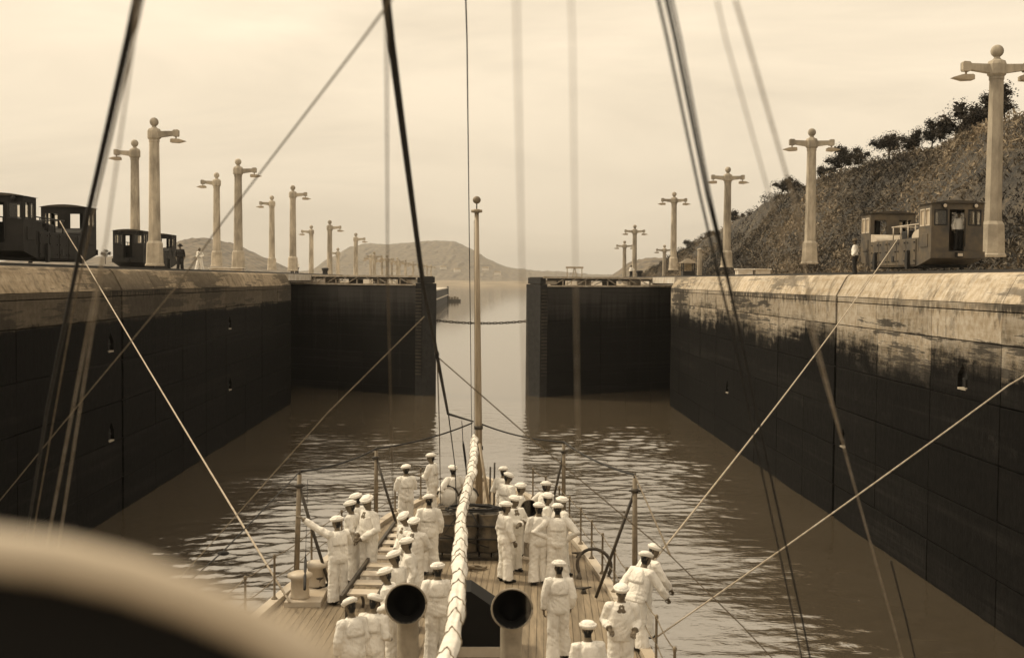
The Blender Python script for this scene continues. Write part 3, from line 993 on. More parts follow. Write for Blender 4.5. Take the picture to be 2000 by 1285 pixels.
# ================================================================== towing locomotives
HINGE = MB().box(-0.017, 0.017, -0.06, 0.06, -0.025, 0.025).mesh('hinge', 'loco_dark')
def locomotive(label, x, y, z, ang=0.0, paint='loco_paint', pale='loco_pale'):
    """local: x across (-1.1..1.1), y along (0 near end .. 9.2), z above rail"""
    root = thing('towing_locomotive', label, 'locomotive', (x, y, z), ang)
    L, W = 9.2, 1.09
    side = [(0.0, 0.52), (1.5, 0.22), (1.9, 0.20), (L - 1.9, 0.20), (L - 1.5, 0.22), (L, 0.52), (L, 0.80), (L - 1.45, 0.80), (L - 1.45, 1.42), (1.45, 1.42), (1.45, 0.80), (0, 0.80)]
    body = MB().prism(side, -W, W, 'x').build('body', paint, root)
    for q in (-1, 1):
        for k in range(5):                                   # hinged side plates
            y0 = 1.62 + k * (L - 3.24) / 5
            pl = MB().bbox(*sorted((q * (W + 0.012), q * (W + 0.045))), y0 + 0.03, y0 + (L - 3.24) / 5 - 0.03, 0.26, 1.38, 0.012).build('side_plate', paint, root)
            for zz in (0.42, 0.86, 1.22):
                for yy in (0.10, 0.9):
                    link('hinge', HINGE, pl, (q * (W + 0.062), y0 + yy + 0.06, zz + 0.025))
        for k in (2.3, L - 2.6):                             # step irons and brake gear
            mb = MB()
            mb.prism([(k, 0.9), (k + 0.22, 0.85), (k + 0.34, 0.45), (k + 0.20, 0.08), (k, 0.08)], *sorted((q * (W + 0.05), q * (W + 0.17))), 'x')
            mb.build('brake_gear', 'loco_dark', root)
        MB().box(*sorted((q * (W + 0.046), q * (W + 0.075))), 4.3, 4.55, 0.42, 0.68).build('number_frame', 'loco_dark', root)
    for e in (0, 1):                                         # the two cabs
        Y = lambda t: t if e == 0 else L - t
        def bx(name, mat, x0, x1, t0, t1, z0, z1, parent):
            a, c = sorted((Y(t0), Y(t1)))
            return MB().box(x0, x1, a, c, z0, z1).build(name, mat, parent)
        cab = MB()
        def cb(x0, x1, t0, t1, z0, z1):
            a, c = sorted((Y(t0), Y(t1)))
            cab.box(x0, x1, a, c, z0, z1)
        D = 1.42
        cb(-1.09, -0.34, 0.0, 0.06, 0.80, 1.87); cb(0.30, 1.09, 0.0, 0.06, 0.80, 1.87)     # end wall below windows
        cb(-1.09, 1.09, 0.0, 0.06, 2.55, 2.80)
        for a, c in ((-1.09, -0.98), (-0.41, -0.34), (0.30, 0.44), (1.0, 1.09)): cb(a, c, 0.0, 0.06, 1.87, 2.55)
        cb(-1.09, 1.09, D - 0.06, D, 0.80, 1.72); cb(-1.09, 1.09, D - 0.06, D, 2.5, 2.80)      # inner wall
        for a, c in ((-1.09, -0.9), (-0.3, 0.3), (0.9, 1.09)): cb(a, c, D - 0.06, D, 1.72, 2.5)
        for q in (-1, 1):
            a, c = sorted((q * 1.09, q * 1.03))
            cb(a, c, 0.062, D - 0.062, 0.80, 1.87); cb(a, c, 0.062, D - 0.062, 2.62, 2.80)
            for t0, t1 in ((0.062, 0.16), (0.64, 0.76), (1.26, D - 0.062)): cb(a, c, t0, t1, 1.87, 2.62)
        cab = cab.build('cab', paint, root)
        for q in (-1, 1):
            for t0, t1 in ((0.16, 0.64), (0.76, 1.26)):
                xx = q * 1.05
                mb = MB()
                a, c = sorted((Y(t0), Y(t1)))
                u, w = sorted((xx - q * 0.02, xx + q * 0.055))
                mb.box(u, w, a, a + 0.05, 1.88, 2.61); mb.box(u, w, c - 0.05, c, 1.88, 2.61)
                mb.box(u, w, a + 0.051, c - 0.051, 1.88, 1.94); mb.box(u, w, a + 0.051, c - 0.051, 2.55, 2.61)
                wf = mb.build('side_window', pale if q < 0 else paint, cab)
                MB().box(*sorted((xx, xx + q * 0.012)), a + 0.052, c - 0.052, 1.945, 2.545).build('pane', 'pane_sky' if q < 0 and x > 0 else 'window_glass', wf)  # pale panes carry the sky's reflection in their colour
            a, c = sorted((Y(0.35), Y(1.15)))
            MB().bbox(*sorted((q * 1.092, q * 1.12)), a, c, 1.0, 1.55, 0.008).build('locker_door', paint, cab)
        for a, c in ((-0.98, -0.41), (0.44, 1.0)):
            mb = MB()
            y0, y1 = sorted((Y(0.0) , Y(0.06)))
            y0 -= 0.012; y1 += 0.012
            mb.box(a, a + .05, y0, y1, 1.88, 2.54); mb.box(c - .05, c, y0, y1, 1.88, 2.54)
            mb.box(a + .051, c - .051, y0, y1, 1.88, 1.93); mb.box(a + .051, c - .051, y0, y1, 2.49, 2.54)
            wf = mb.build('end_window', 'loco_dark', cab)
            MB().box(a + .052, c - .052, (y0 + y1) / 2 - .006, (y0 + y1) / 2 + .006, 1.935, 2.485).build('pane', 'window_glass', wf)
        MB().box(-1.03, 1.03, *sorted((Y(0.07), Y(D - 0.07))), 0.80, 0.86).build('cab_floor', 'loco_dark', cab)
        # door jambs and an opened door leaf
        MB().box(-0.39, -0.35, *sorted((Y(0.07), Y(0.62))), 0.87, 2.5).build('door', 'loco_dark', cab)
        # arched roof
        xs = np.linspace(-1.17, 1.17, 13)
        up = [(xx, 2.93 - 0.13 * (xx / 1.17) ** 2) for xx in xs]
        lo = [(xx, 2.805) for xx in (1.17, -1.17)]
        MB().prism(up + lo, *sorted((Y(-0.10), Y(D + 0.08))), 'y').build('roof', 'loco_roof', cab)
        for xx in (-0.58, 0.72):
            hl = MB()
            hl.tube([(xx, Y(0.0), 2.69), (xx, Y(-0.10), 2.69), (xx, Y(-0.14), 2.69)], [0.09, 0.11, 0.10], 12)
            hl = hl.build('headlight', 'loco_dark', cab)
            MB().tube([(xx, Y(-0.141), 2.69), (xx, Y(-0.15), 2.69)], [0.08, 0.07], 12).build('lens', pale, hl)
        bx('buffer_beam', paint, -1.14, 1.14, -0.10, -0.002, 0.53, 0.80, root)
        cp = bx('coupler', 'loco_dark', -0.12, 0.14, -0.34, -0.11, 0.56, 0.76, root)
        bx('coupler_frame', pale, -0.09, 0.11, -0.36, -0.345, 0.60, 0.72, cp)
        bx('grab_rail', 'loco_dark', 0.30, 0.33, -0.05, -0.01, 1.0, 2.2, cab)
        # curved motor hood next to the cab
        hood = []
        for k in range(9):
            a = math.pi * k / 16
            hood.append((D + 0.02 + 0.85 * math.sin(a), 1.43 + 0.36 * math.cos(a)))
        poly = [(Y(t), zz) for t, zz in [(D + 0.02, 1.425)] + hood]
        if e: poly = poly[::-1]
        MB().prism(poly, -W + 0.02, W - 0.02, 'x').build('motor_hood', pale, root)
        for q in (-0.76, 0.76):
            for t in (1.9, 3.1):
                mb = MB()
                mb.tube([(q - 0.06, Y(t), 0.47 - 0.0), (q + 0.06, Y(t), 0.47)], [0.31, 0.31], 16, smooth=False)
                mb.build('wheel', 'loco_dark', root)
    MB().box(-0.95, 0.95, 1.2, L - 1.2, 0.16, 0.50).build('underframe', 'loco_dark', root)
    # winch between the cabs
    wr = MB()
    wr.lathe([(0.62, 0), (0.62, 0.06), (0.40, 0.10), (0.40, 0.30), (0.62, 0.34), (0.62, 0.40)], (0, L / 2 - 0.5, 1.45), 18)
    wr = wr.build('winch_drum', 'loco_dark', root)
    mb = MB()
    for q in (-0.8, 0.8):
        for t in (2.6, 3.5, 4.4, 5.4):
            mb.tube([(q, t, 1.42), (q, t, 2.02)], 0.03, 6)
        mb.tube([(q, 1.5, 2.04), (q, L - 3.6, 2.04)], 0.03, 6)
    mb.tube([(-0.8, 5.4, 2.04), (0.8, 5.4, 2.04)], 0.03, 6)
    mb.build('hand_rail', pale if x > 0 else 'loco_dark', root)
    MB().bbox(-0.55, 0.55, 2.7, 3.6, 1.43, 1.95, 0.05).build('controller_box', 'loco_dark', root)
    MB().bbox(-0.35, 0.35, 4.9, 5.6, 1.43, 1.85, 0.05).build('fairlead', 'loco_dark', root)
    return root
plain('pane_sky', 0.36, 0.8, 0.1)  # flat pale tone painted in place of sky reflected in glass
locomotive('grey towing locomotive with two cabs on the right lock wall', 19.6, 48.7, TOP + 0.15)
locomotive('towing locomotive with painted-in shade at the left edge on the near track of the left wall', -20.35, 49.6, TOP + 0.15, 0.0, 'loco_shade', 'loco_shade')
locomotive('far towing locomotive half hidden behind the nearest left lamp posts', -25.9, 86.0, TOP + 0.15, 0.0, 'loco_shade', 'loco_shade')

# ================================================================== small things on the wall tops
def bollard(label, px, py, y):
    p = at(px, py, y)
    o = MB().lathe([(0.38, 0), (0.34, 0.1), (0.30, 0.5), (0.44, 0.75), (0.46, 0.9), (0.30, 0.96)], seg=14).build('bollard', 'rail_steel')
    o.location = (p.x, y, TOP)
    tag(o, label, 'bollard', 'bollards on the lock walls')
bollard('black mushroom-headed bollard on the left wall end beside the gate', 635, 525, 148)
bollard('black mushroom-headed bollard on the right wall end left of the guard hut', 1249, 533, 148)
hut = thing('guard_hut', 'small dark guard hut with open sides and pitched roof on the right wall', 'hut', (27.0, 157.0, TOP))
MB().box(-0.78, 0.78, -0.78, 0.78, 0.0, 1.0).build('lower_wall', 'loco_dark', hut)
for a in (-0.72, 0.72):
    for c in (-0.72, 0.72):
        MB().box(a - .06, a + .06, c - .06, c + .06, 1.0, 2.05).build('corner_post', 'loco_dark', hut)
for c in (-0.7, 0.7):
    MB().box(-0.5, 0.5, c - 0.01, c + 0.01, 1.1, 2.0).build('pane', 'window_glass', hut)
mb = MB()
mb.add([(-1.1, -1.1, 2.05), (1.1, -1.1, 2.05), (1.1, 1.1, 2.05), (-1.1, 1.1, 2.05), (0, 0, 2.75)], [(0, 3, 2, 1), (0, 1, 4), (1, 2, 4), (2, 3, 4), (3, 0, 4)])
mb.build('roof', 'steel_grey', hut)
for px, lab in ((1453, 'left one of two pale concrete boxes beyond the right track'), (1487, 'right one of two pale concrete boxes beyond the right track')):
    p = at(px, 534, 98)
    t = thing('concrete_box', lab, 'box', (p.x, 98, TOP - 0.02), 0, 'pale concrete boxes')
    MB().bbox(-0.62, 0.62, -0.6, 0.6, 0, 0.62, 0.03).build('box_body', 'concrete_pale', t)
    MB().bbox(-0.70, 0.70, -0.68, 0.68, 0.622, 0.74, 0.02).build('lid', 'concrete_pale', t)
p = at(440, 518, 104)
t = thing('concrete_bench', 'low pale concrete block between lamp posts on the left wall', 'block', (p.x, 104, TOP - 0.02))
MB().bbox(-1.3, 1.6, -0.4, 0.4, 0, 0.42, 0.03).build('block_body', 'concrete_pale', t)
MB().bbox(-1.4, 1.7, -0.5, 0.5, 0.422, 0.52, 0.02).build('slab', 'concrete_pale', t)
# trestle frame beyond the right gate
p = at(1122, 545, 400)
t = thing('trestle_frame', 'wooden trestle frame standing above the right gate in the distance', 'trestle', (p.x, 400, 6.6))
zt = at(1122, 521, 400).z - 6.6
MB().box(-3.0, 3.0, -0.3, 0.3, zt - 0.6, zt).build('cross_beam', 'pole_wood', t)
for q in (-2.5, 2.5):
    MB().box(q - .14, q + .14, -0.2, 0.2, 0, zt - 0.6).build('leg', 'pole_wood', t)
for q in (-1, 1):
    MB().tube([(q * 1.7, 0, 0), (q * 0.15, 0, zt - 0.6)], 0.16, 6).build('brace', 'pole_wood', t)
# ================================================================== the ship's forecastle
DECK = 4.5
def XC(y): return -0.2 + 0.05 * (y - 34)
BW = [(0, 4.6), (14, 4.25), (20, 3.85), (24.5, 3.45), (28, 3.0), (32, 2.35), (35, 1.55), (37, 0.75), (38.2, 0.05)]
def B(y): return interp(BW, y)
ship = thing('ship', 'bow of a naval vessel with planked forecastle lying in the lock chamber', 'ship', (0, 0, 0))
ys = [6, 10, 14, 17, 20, 22, 24.5, 26, 28, 30, 32, 33.5, 35, 36, 37, 37.7, 38.2]
mb = MB()
lev = [(4.40, 1.0, 0.0), (3.6, 0.97, -0.1), (2.0, 0.88, -0.5), (0.3, 0.76, -1.1), (-1.0, 0.66, -1.6)]
for q in (-1, 1):
    vs = []
    for z, k, dy in lev:
        for y in ys:
            yy = y + (dy if y > 34 else dy * max(0, (y - 20) / 14))
            vs.append((XC(y) + q * B(y) * k, yy, z))
    n = len(ys)
    mb.add(vs, [(j * n + i, j * n + i + 1, (j + 1) * n + i + 1, (j + 1) * n + i) for j in range(len(lev) - 1) for i in range(n - 1)], 0, True)
mb.build('hull', 'ship_side', ship)
mb = MB()
n = len(ys)
mb.add([(XC(y) + q * B(y), y, 4.42) for q in (-1, 1) for y in ys], [(i, n + i, n + i + 1, i + 1) for i in range(n - 1)])
deck = mb.build('deck', 'deck_seam', ship)
w = 0.135
o = -4.4
while o < 4.4:
    a, c = o + 0.004, o + w - 0.004
    def yend(v):
        lo, hi = 8.0, 38.0
        if B(lo) - 0.22 < abs(v): return None
        for _ in range(30):
            mid = (lo + hi) / 2
            if B(mid) - 0.22 > abs(v): lo = mid
            else: hi = mid
        return lo
    ya, yc = yend(a), yend(c)
    if ya and yc:
        vs = []
        for z in (4.425, DECK):
            for x, y in ((a, 8.0), (c, 8.0), (c, yc), (a, ya)):
                vs.append((XC(y) + x, y, z))
        MB().add(vs, [(0, 3, 2, 1), (4, 5, 6, 7), (0, 1, 5, 4), (1, 2, 6, 5), (2, 3, 7, 6), (3, 0, 4, 7)]).build('plank', 'deck_wood', deck)
    o += w
for q in (-1, 1):
    vs, fs = [], []
    for y in ys[1:]:
        e = XC(y) + q * B(y)
        i_ = XC(y) + q * max(0.0, B(y) - 0.20)
        vs += [(e, y, 4.41), (e, y, DECK + 0.10), (i_, y, DECK + 0.10), (i_, y, 4.41)]
    for i in range(len(ys) - 2):
        for k in range(4):
            fs.append((i * 4 + k, i * 4 + (k + 1) % 4, (i + 1) * 4 + (k + 1) % 4, (i + 1) * 4 + k))
    MB().add(vs, fs).build('waterway_kerb', 'ship_paint', ship)

def lifeline(q, ylist, label):
    t = thing('lifeline', label, 'railing', (0, 0, DECK))
    tops, mids = [], []
    for y in ylist:
        x = XC(y) + q * (B(y) - 0.1)
        mb = MB()
        mb.lathe([(0.07, 0.10), (0.05, 0.13), (0.024, 0.16), (0.022, 0.92), (0.032, 0.93), (0.032, 0.98), (0.015, 1.0)], (x, y, 0), 8)
        mb.build('stanchion', 'steel_grey', t)
        tops.append((x, y, 0.95)); mids.append((x, y, 0.52))
    for ps in (tops, mids):
        pp = []
        for a, c in zip(ps, ps[1:]):
            for k in range(4):
                f = k / 4
                p = Vector(a).lerp(Vector(c), f)
                p.z -= 0.05 * 4 * f * (1 - f)
                pp.append(p)
        pp.append(Vector(ps[-1]))
        MB().tube(pp, 0.010, 5).build('wire', 'rope_mid', t)
lifeline(1, [17.5, 19.2, 20.8, 22.4, 24.0, 25.5, 26.9, 28.4, 29.9, 31.4, 33.0, 34.4], 'thin wire lifeline rail along the right edge of the forecastle')
lifeline(-1, [17.5, 19.6, 21.7, 23.4, 25.8, 28.0, 30.2, 32.3, 34.2], 'thin wire lifeline rail along the left edge of the forecastle')

def stanchion(label, base_px, top_px, brace_px, group='awning stanchions'):
    b = onz(base_px[0], base_px[1], DECK + 0.08)
    tp = at(top_px[0], top_px[1], b.y)
    t = thing('awning_stanchion', label, 'stanchion', b, 0, group)
    d = tp - b
    MB().tube([(0, 0, -0.06), d], [0.062, 0.045], 10).build('pole', 'steel_grey', t)
    MB().lathe([(0.11, -0.06), (0.11, 0.03), (0.07, 0.06)], seg=10).build('foot', 'steel_grey', t)
    k = d * 0.90
    mb = MB()
    mb.tube([k - Vector((0, 0, .04)), k + Vector((0, 0, .04))], 0.075, 10)
    mb.tube([k + Vector((-.12, 0, 0)), k + Vector((.12, 0, 0))], 0.022, 6)
    mb.build('collar', 'steel_dark', t)
    MB().tube([d, d + Vector((0, 0, .10))], [0.03, 0.02], 8).build('spike', 'steel_dark', t)
    e = onz(brace_px[0], brace_px[1], DECK + 0.06) - b
    MB().tube([k, k.lerp(e, 0.5) + Vector((0, 0, -0.02)), e], 0.034, 8).build('brace', 'steel_dark', t)
    return tp
TL1 = stanchion('nearest left awning stanchion, gripped by the sailor with a raised arm', (578, 1147), (585, 926), (646, 1150))
TL2 = stanchion('farther left awning stanchion behind the two crossed-arm sailors', (734, 1014), (735, 880), (774, 1022))
TR1 = stanchion('farther right awning stanchion rising from the knot of sailors', (1101, 1010), (1101, 867), (1073, 1010))
TR2 = stanchion('nearest right awning stanchion with a long slanting brace', (1240, 1180), (1240, 933), (1164, 1166))

# jackstaff
JB = onz(936, 988, DECK)
jt = at(931, 415, JB.y) - JB
js = thing('jackstaff', 'tall pale wooden jackstaff with a ball on top at the bow', 'flagstaff', JB)
MB().tube([(0, 0, -0.05), jt * 0.3, jt * 0.6, jt], [0.105, 0.100, 0.085, 0.062], 14).build('staff', 'pole_wood', js)
mb = MB()
mb.lathe([(0.06, -0.02), (0.16, 0.0), (0.16, 0.07), (0.06, 0.09)], jt, 14)
mb.build('truck', 'pole_wood', js)
MB().tube([jt + Vector((0, 0, .05)), jt + Vector((0, 0, .26))], 0.018, 6).build('spindle', 'steel_dark', js)
mb = MB(); mb.ball(jt + Vector((0, 0, .35)), (.115, .115, .11), 14, 10)
mb.build('ball_finial', 'steel_grey', js)
mb = MB()
for f in (0.20, 0.27):
    c = jt * f
    mb.tube([c - Vector((0, 0, .05)), c + Vector((0, 0, .05))], 0.125, 12)
mb.build('iron_band', 'steel_dark', js)
MB().tube([at(933, 865, JB.y) - JB + Vector((0.05, -.1, 0)), onz(957, 998, DECK) - JB], 0.04, 8).build('prop', 'pole_wood', js)
mb = MB()
for dx in (-0.22, 0.30, 0.42):
    mb.tube([(dx, -0.4, 0), (dx + 0.01, -0.4, 0.9 + dx)], 0.025, 6)
mb.build('pin', 'steel_dark', js)

# furled awning on its ridge rope
Y0, Y1 = JB.y - 0.3, 11.0
f0, f1 = at(926, 850, Y0), at(862, 1330, Y1)
roll = thing('furled_awning', 'long pale canvas awning rolled and laced, running aft from the jackstaff', 'awning', f0)
d = f1 - f0
pts, vs, fs = [], [], []
NS, SEG = 360, 26
def roll_r(f, a):
    base = 0.090 * (0.40 + 0.60 * sm(f / 0.06))
    pinch = 1 - 0.03 * (0.5 + 0.5 * math.cos(2 * math.pi * f * 26)) ** 3
    fold = 0.30 * noise.noise((math.cos(a) * 2.2, math.sin(a) * 2.2, f * 9)) + 0.22 * noise.noise((math.cos(a) * 4.5, math.sin(a) * 4.5, f * 34 + 9))
    return base * pinch * (1 + fold) * (1 + 0.34 * noise.noise((f * 17, 1, 0)))
for i in range(NS + 1):
    f = i / NS
    p = d * f + Vector((0.05 * math.sin(f * 9) + 0.05 * noise.noise((f * 18, 4, 0)), 0, -0.21 * 4 * f * (1 - f)))
    pts.append(p)
    for k in range(SEG):
        a = 2 * math.pi * k / SEG
        r = roll_r(f, a)
        vs.append(p + Vector((r * math.cos(a) * 1.08, 0, r * math.sin(a) * (1.30 if math.sin(a) < 0 else 1.0))))
for i in range(NS):
    for k in range(SEG):
        fs.append((i * SEG + k, i * SEG + (k + 1) % SEG, (i + 1) * SEG + (k + 1) % SEG, (i + 1) * SEG + k))
fs += [tuple(range(SEG))[::-1], tuple(range(NS * SEG, NS * SEG + SEG))]
MB().add(vs, fs, 0, True).build('canvas_roll', 'canvas_pale', roll)
for c in range(1, 26):
    f0_ = (c + rnd.uniform(-0.25, 0.25)) / 26
    for s_ in (-1, 1):
        seg = []
        for k in range(13):
            a = math.pi / 2 + s_ * math.pi * 0.85 * k / 12
            f = min(0.999, f0_ + 0.040 * k / 12)
            i = int(f * NS)
            r = roll_r(f, a) + 0.006
            seg.append(pts[i].lerp(pts[min(NS, i + 1)], f * NS - i) + Vector((r * math.cos(a) * 1.08, 0, r * math.sin(a) * (1.30 if math.sin(a) < 0 else 1.0))))
        MB().tube(seg, 0.0075, 5).build('lacing', 'rope_mid', roll)

# steel drums lashed on a stand
for i, (px, yy) in enumerate([(872, 27.4), (915, 27.4), (957, 27.4), (876, 28.05), (917, 28.05), (956, 28.05)]):
    x = (px - 948) * 27.4 / FPX
    lab = ['left drum of the front row behind the furled awning', 'middle rusty drum of the front row', 'right rusty drum of the front row beside the sailors', 'left drum of the back row', 'middle drum of the back row', 'right drum of the back row'][i]
    t = thing('steel_drum', lab, 'drum', (x, yy, DECK + 0.16), rnd.uniform(0, 3), 'lashed steel drums')
    MB().lathe([(0.235, 0), (0.245, 0.02), (0.245, 0.27), (0.262, 0.29), (0.245, 0.31), (0.247, 0.57), (0.262, 0.59), (0.245, 0.61), (0.245, 0.86), (0.255, 0.885), (0.225, 0.87), (0.22, 0.85)], seg=24).build('barrel', 'drum_rust', t)
    MB().lathe([(0.03, 0.84), (0.03, 0.88)], (0.12, 0, 0), 8).build('bung', 'steel_dark', t)
st = thing('drum_stand', 'low timber stand under the lashed drums', 'stand', ((916 - 948) * 27.4 / FPX, 27.7, DECK))
for q in (-0.55, 0.0, 0.55):
    MB().box(-0.85, 0.85, q - 0.06, q + 0.06, 0, 0.08).build('bearer', 'steel_dark', st)
for k in range(6):
    MB().box(-0.85 + k * 0.285, -0.60 + k * 0.285, -0.68, 0.68, 0.082, 0.155).build('board', 'steel_dark', st)
lash = thing('drum_lashing', 'rope lashings with a loose coil over the drums', 'rope', ((916 - 948) * 27.4 / FPX, 27.7, DECK))
cx0 = (916 - 948) * 27.4 / FPX
mb = MB()
for z in (0.50, 0.80):
    loop = [(-0.80, -0.60), (0.80, -0.60), (0.80, 0.62), (-0.80, 0.62), (-0.80, -0.60)]
    mb.tube([(a, c, z + 0.03 * math.sin(a * 5)) for a, c in loop], 0.018, 6)
mb.tube([(0.1, -0.58, 1.1), (0.28, -0.62, 0.75), (0.18, -0.60, 0.5)], 0.014, 6)
mb.tube([(-0.2, -0.58, 1.1), (-0.55, -0.62, 0.6), (0.5, -0.62, 0.3)], 0.014, 6)
mb.build('lashing_turn', 'rope_dark', lash)
mb = MB()
sp = []
for k in range(120):
    a = k * 0.42
    r = 0.30 + 0.10 * math.sin(k * 0.13) + 0.05 * rnd.random()
    sp.append((0.18 + r * math.cos(a) * 1.7, r * math.sin(a), 1.06 + 0.0012 * k + 0.03 * rnd.random()))
mb.tube(sp[:60], 0.020, 6)
mb.build('coil', 'rope_dark', lash)
# canvas-covered winch behind the drums
t = thing('covered_winch', 'small deck winch under white canvas covers behind the drums', 'winch', onz(890, 1062, DECK) + Vector((0, 1.2, 0)))
for px, r in ((-0.24, 0.25), (0.30, 0.22)):
    mb = MB()
    mb.ball((px, 0, 0.95), (r, r * 0.9, r * 0.95), 16, 12)
    for i, v in enumerate(mb.v):
        q = Vector(v); nn = noise.noise(q * 6) * 0.05
        mb.v[i] = tuple(q + Vector((nn, nn, nn)))
    mb.build('canvas_cover', 'canvas_pale', t)
    arc = [(px + 1.1 * r * math.cos(a), -0.05, 0.95 + 1.15 * r * math.sin(a)) for a in np.linspace(0.1, 2.9, 10)]
    MB().tube(arc, 0.025, 6).build('hoop', 'steel_dark', t)
MB().bbox(-0.5, 0.5, -0.25, 0.25, 0, 0.75, 0.04).build('pedestal', 'steel_dark', t)

# cowl ventilators
def cowl(label, px, py, y, r):
    c = at(px, py, y)
    t = thing('cowl_ventilator', label, 'ventilator', (c.x, c.y + r * 1.5, DECK), 0, 'cowl ventilators')
    h = c.z - DECK
    path = [(0, 0, 0), (0, 0, 0.10), (0, 0, h - r * 1.1), (0, -r * 0.12, h - r * 0.55), (0, -r * 0.55, h - r * 0.12), (0, -r * 1.1, h), (0, -r * 1.5, h + r * 0.03)]
    rr = [r * 0.62, r * 0.55, r * 0.55, r * 0.62, r * 0.74, r * 0.90, r * 1.0]
    mb = MB(); mb.tube(path, rr, 22, side=(1, 0, 0), cap=False)
    mb.build('cowl', 'ship_side', t)
    mb = MB()
    n = 28
    rim = [(r * math.cos(2 * math.pi * k / n), -r * 1.5, h + r * 0.03 + r * math.sin(2 * math.pi * k / n)) for k in range(n + 1)]
    mb.tube(rim, r * 0.05, 6)
    mb.build('rim', 'ship_side', t)
    inner = [(0, -r * 1.49, h + r * 0.03), (0, -r * 1.1, h), (0, -r * 0.6, h - r * 0.14), (0, -r * 0.2, h - r * 0.5), (0, -r * 0.05, h - r * 1.1)]
    mb = MB(); mb.tube(inner, [r * 0.975, r * 0.87, r * 0.70, r * 0.58, 0.002], 22, side=(1, 0, 0), cap=False)
    mb.build('shade_lining', 'bell_shade', t)  # shade inside the mouth put into a near-black inner shell
    MB().lathe([(r * 0.8, 0), (r * 0.8, 0.05), (r * 0.62, 0.09)], seg=20).build('coaming', 'ship_paint', t)
cowl('left large cowl ventilator with a black mouth, close to the camera', 793, 1180, 18.6, 0.325)
cowl('right large cowl ventilator with a black mouth, close to the camera', 1000, 1190, 18.6, 0.325)
cowl('small cowl ventilator with a black mouth among the sailors by the right rail', 1034, 993, 26.9, 0.20)

# black hatch hood
t = thing('hatch_hood', 'black canvas-covered hatch hood between the two large ventilators', 'hatch', (0, 20.4, DECK))
MB().prism([(-0.56, 0.16), (-0.56, 0.92), (-0.40, 1.12), (-0.22, 1.12), (0.34, 0.74), (0.38, 0.16)], -0.25, 0.55).build('canvas_hood', 'canvas_black', t)
MB().box(-0.62, 0.44, -0.32, 0.62, 0, 0.158).build('coaming', 'ship_paint', t)

# stowed gangway on the left
ga, gb = onz(772, 1022, DECK + 0.55), onz(668, 1168, DECK + 0.55)
t = thing('stowed_gangway', 'stowed wooden gangway with pale treads lying along the left rail', 'gangway', (ga.x, ga.y, DECK))
d = gb - ga; d.z = 0
nrm = Vector((-d.y, d.x, 0)).normalized()
if nrm.x < 0: nrm = -nrm
def gq(f, o, z): return d * f + nrm * o + Vector((0, 0, z))
for o_, wdt in ((-0.05, 0.06), (0.62, 0.06)):
    vs = [gq(f, o_ + k, z) for z in (0.46, 0.60) for f, k in ((0, 0), (0, wdt), (1, wdt), (1, 0))]
    MB().add(vs, [(0, 3, 2, 1), (4, 5, 6, 7), (0, 1, 5, 4), (1, 2, 6, 5), (2, 3, 7, 6), (3, 0, 4, 7)]).build('stringer', 'steel_dark', t)
for k in range(9):
    f = 0.05 + k * 0.105
    vs = [gq(ff, o_, z) for z in (0.50, 0.535) for ff, o_ in ((f, 0.02), (f, 0.61), (f + 0.055, 0.61), (f + 0.055, 0.02))]
    MB().add(vs, [(0, 3, 2, 1), (4, 5, 6, 7), (0, 1, 5, 4), (1, 2, 6, 5), (2, 3, 7, 6), (3, 0, 4, 7)]).build('tread', 'ship_paint', t)
for f in (0.08, 0.5, 0.92):
    for o_ in (0.0, 0.6):
        p = gq(f, o_, 0)
        MB().box(p.x - .04, p.x + .04, p.y - .04, p.y + .04, 0, 0.46).build('leg', 'steel_dark', t)

# mooring bitts and fairlead
p = onz(598, 1172, DECK)
t = thing('mooring_bitts', 'pair of pale painted mooring bitts at the left deck edge', 'bitts', p)
for dx, dy in ((-0.10, -0.15), (0.10, 0.75)):
    MB().lathe([(0.20, 0.1), (0.19, 0.14), (0.18, 0.48), (0.25, 0.52), (0.25, 0.58), (0.16, 0.62)], (dx, dy, 0), 16).build('post', 'ship_paint', t)
MB().box(-0.36, 0.36, -0.5, 1.1, 0, 0.10).build('bed_plate', 'ship_paint', t)
p = onz(641, 1150, DECK)
t = thing('roller_fairlead', 'dark iron roller fairlead beside the mooring bitts', 'fairlead', p, R(-35))
MB().box(-0.10, 0.10, -0.42, 0.42, 0, 0.10).build('bed', 'steel_dark', t)
for y in (-0.28, 0.28):
    MB().lathe([(0.09, 0.1), (0.06, 0.14), (0.06, 0.26), (0.10, 0.30), (0.05, 0.32)], (0, y, 0), 10).build('roller', 'steel_dark', t)
# hoop of pipe by the right rail
p = onz(1160, 1132, DECK)
arc = [(0.36 * math.cos(a) * 1.0, -0.10 * math.cos(a), 0.32 + 0.36 * math.sin(a)) for a in np.linspace(-0.5, math.pi + 0.5, 18)]
t = thing('pipe_hoop', 'bent iron hoop standing on the deck by the right rail', 'hoop', p)
MB().tube(arc, 0.036, 8).build('bent_pipe', 'steel_dark', t)
for q in (arc[0], arc[-1]):
    MB().lathe([(0.06, 0), (0.06, 0.03), (0.03, 0.14)], (q[0], q[1], 0), 8).build('foot', 'steel_dark', t)
p = onz(690, 1190, DECK)
arc2 = [(0.20 * math.cos(a), 0, 0.14 + 0.24 * math.sin(a)) for a in np.linspace(-0.4, math.pi + 0.4, 14)]
t = thing('pipe_hoop', 'small bent iron hoop at the near end of the stowed gangway', 'hoop', p)
MB().tube(arc2, 0.03, 8).build('bent_pipe', 'steel_dark', t)
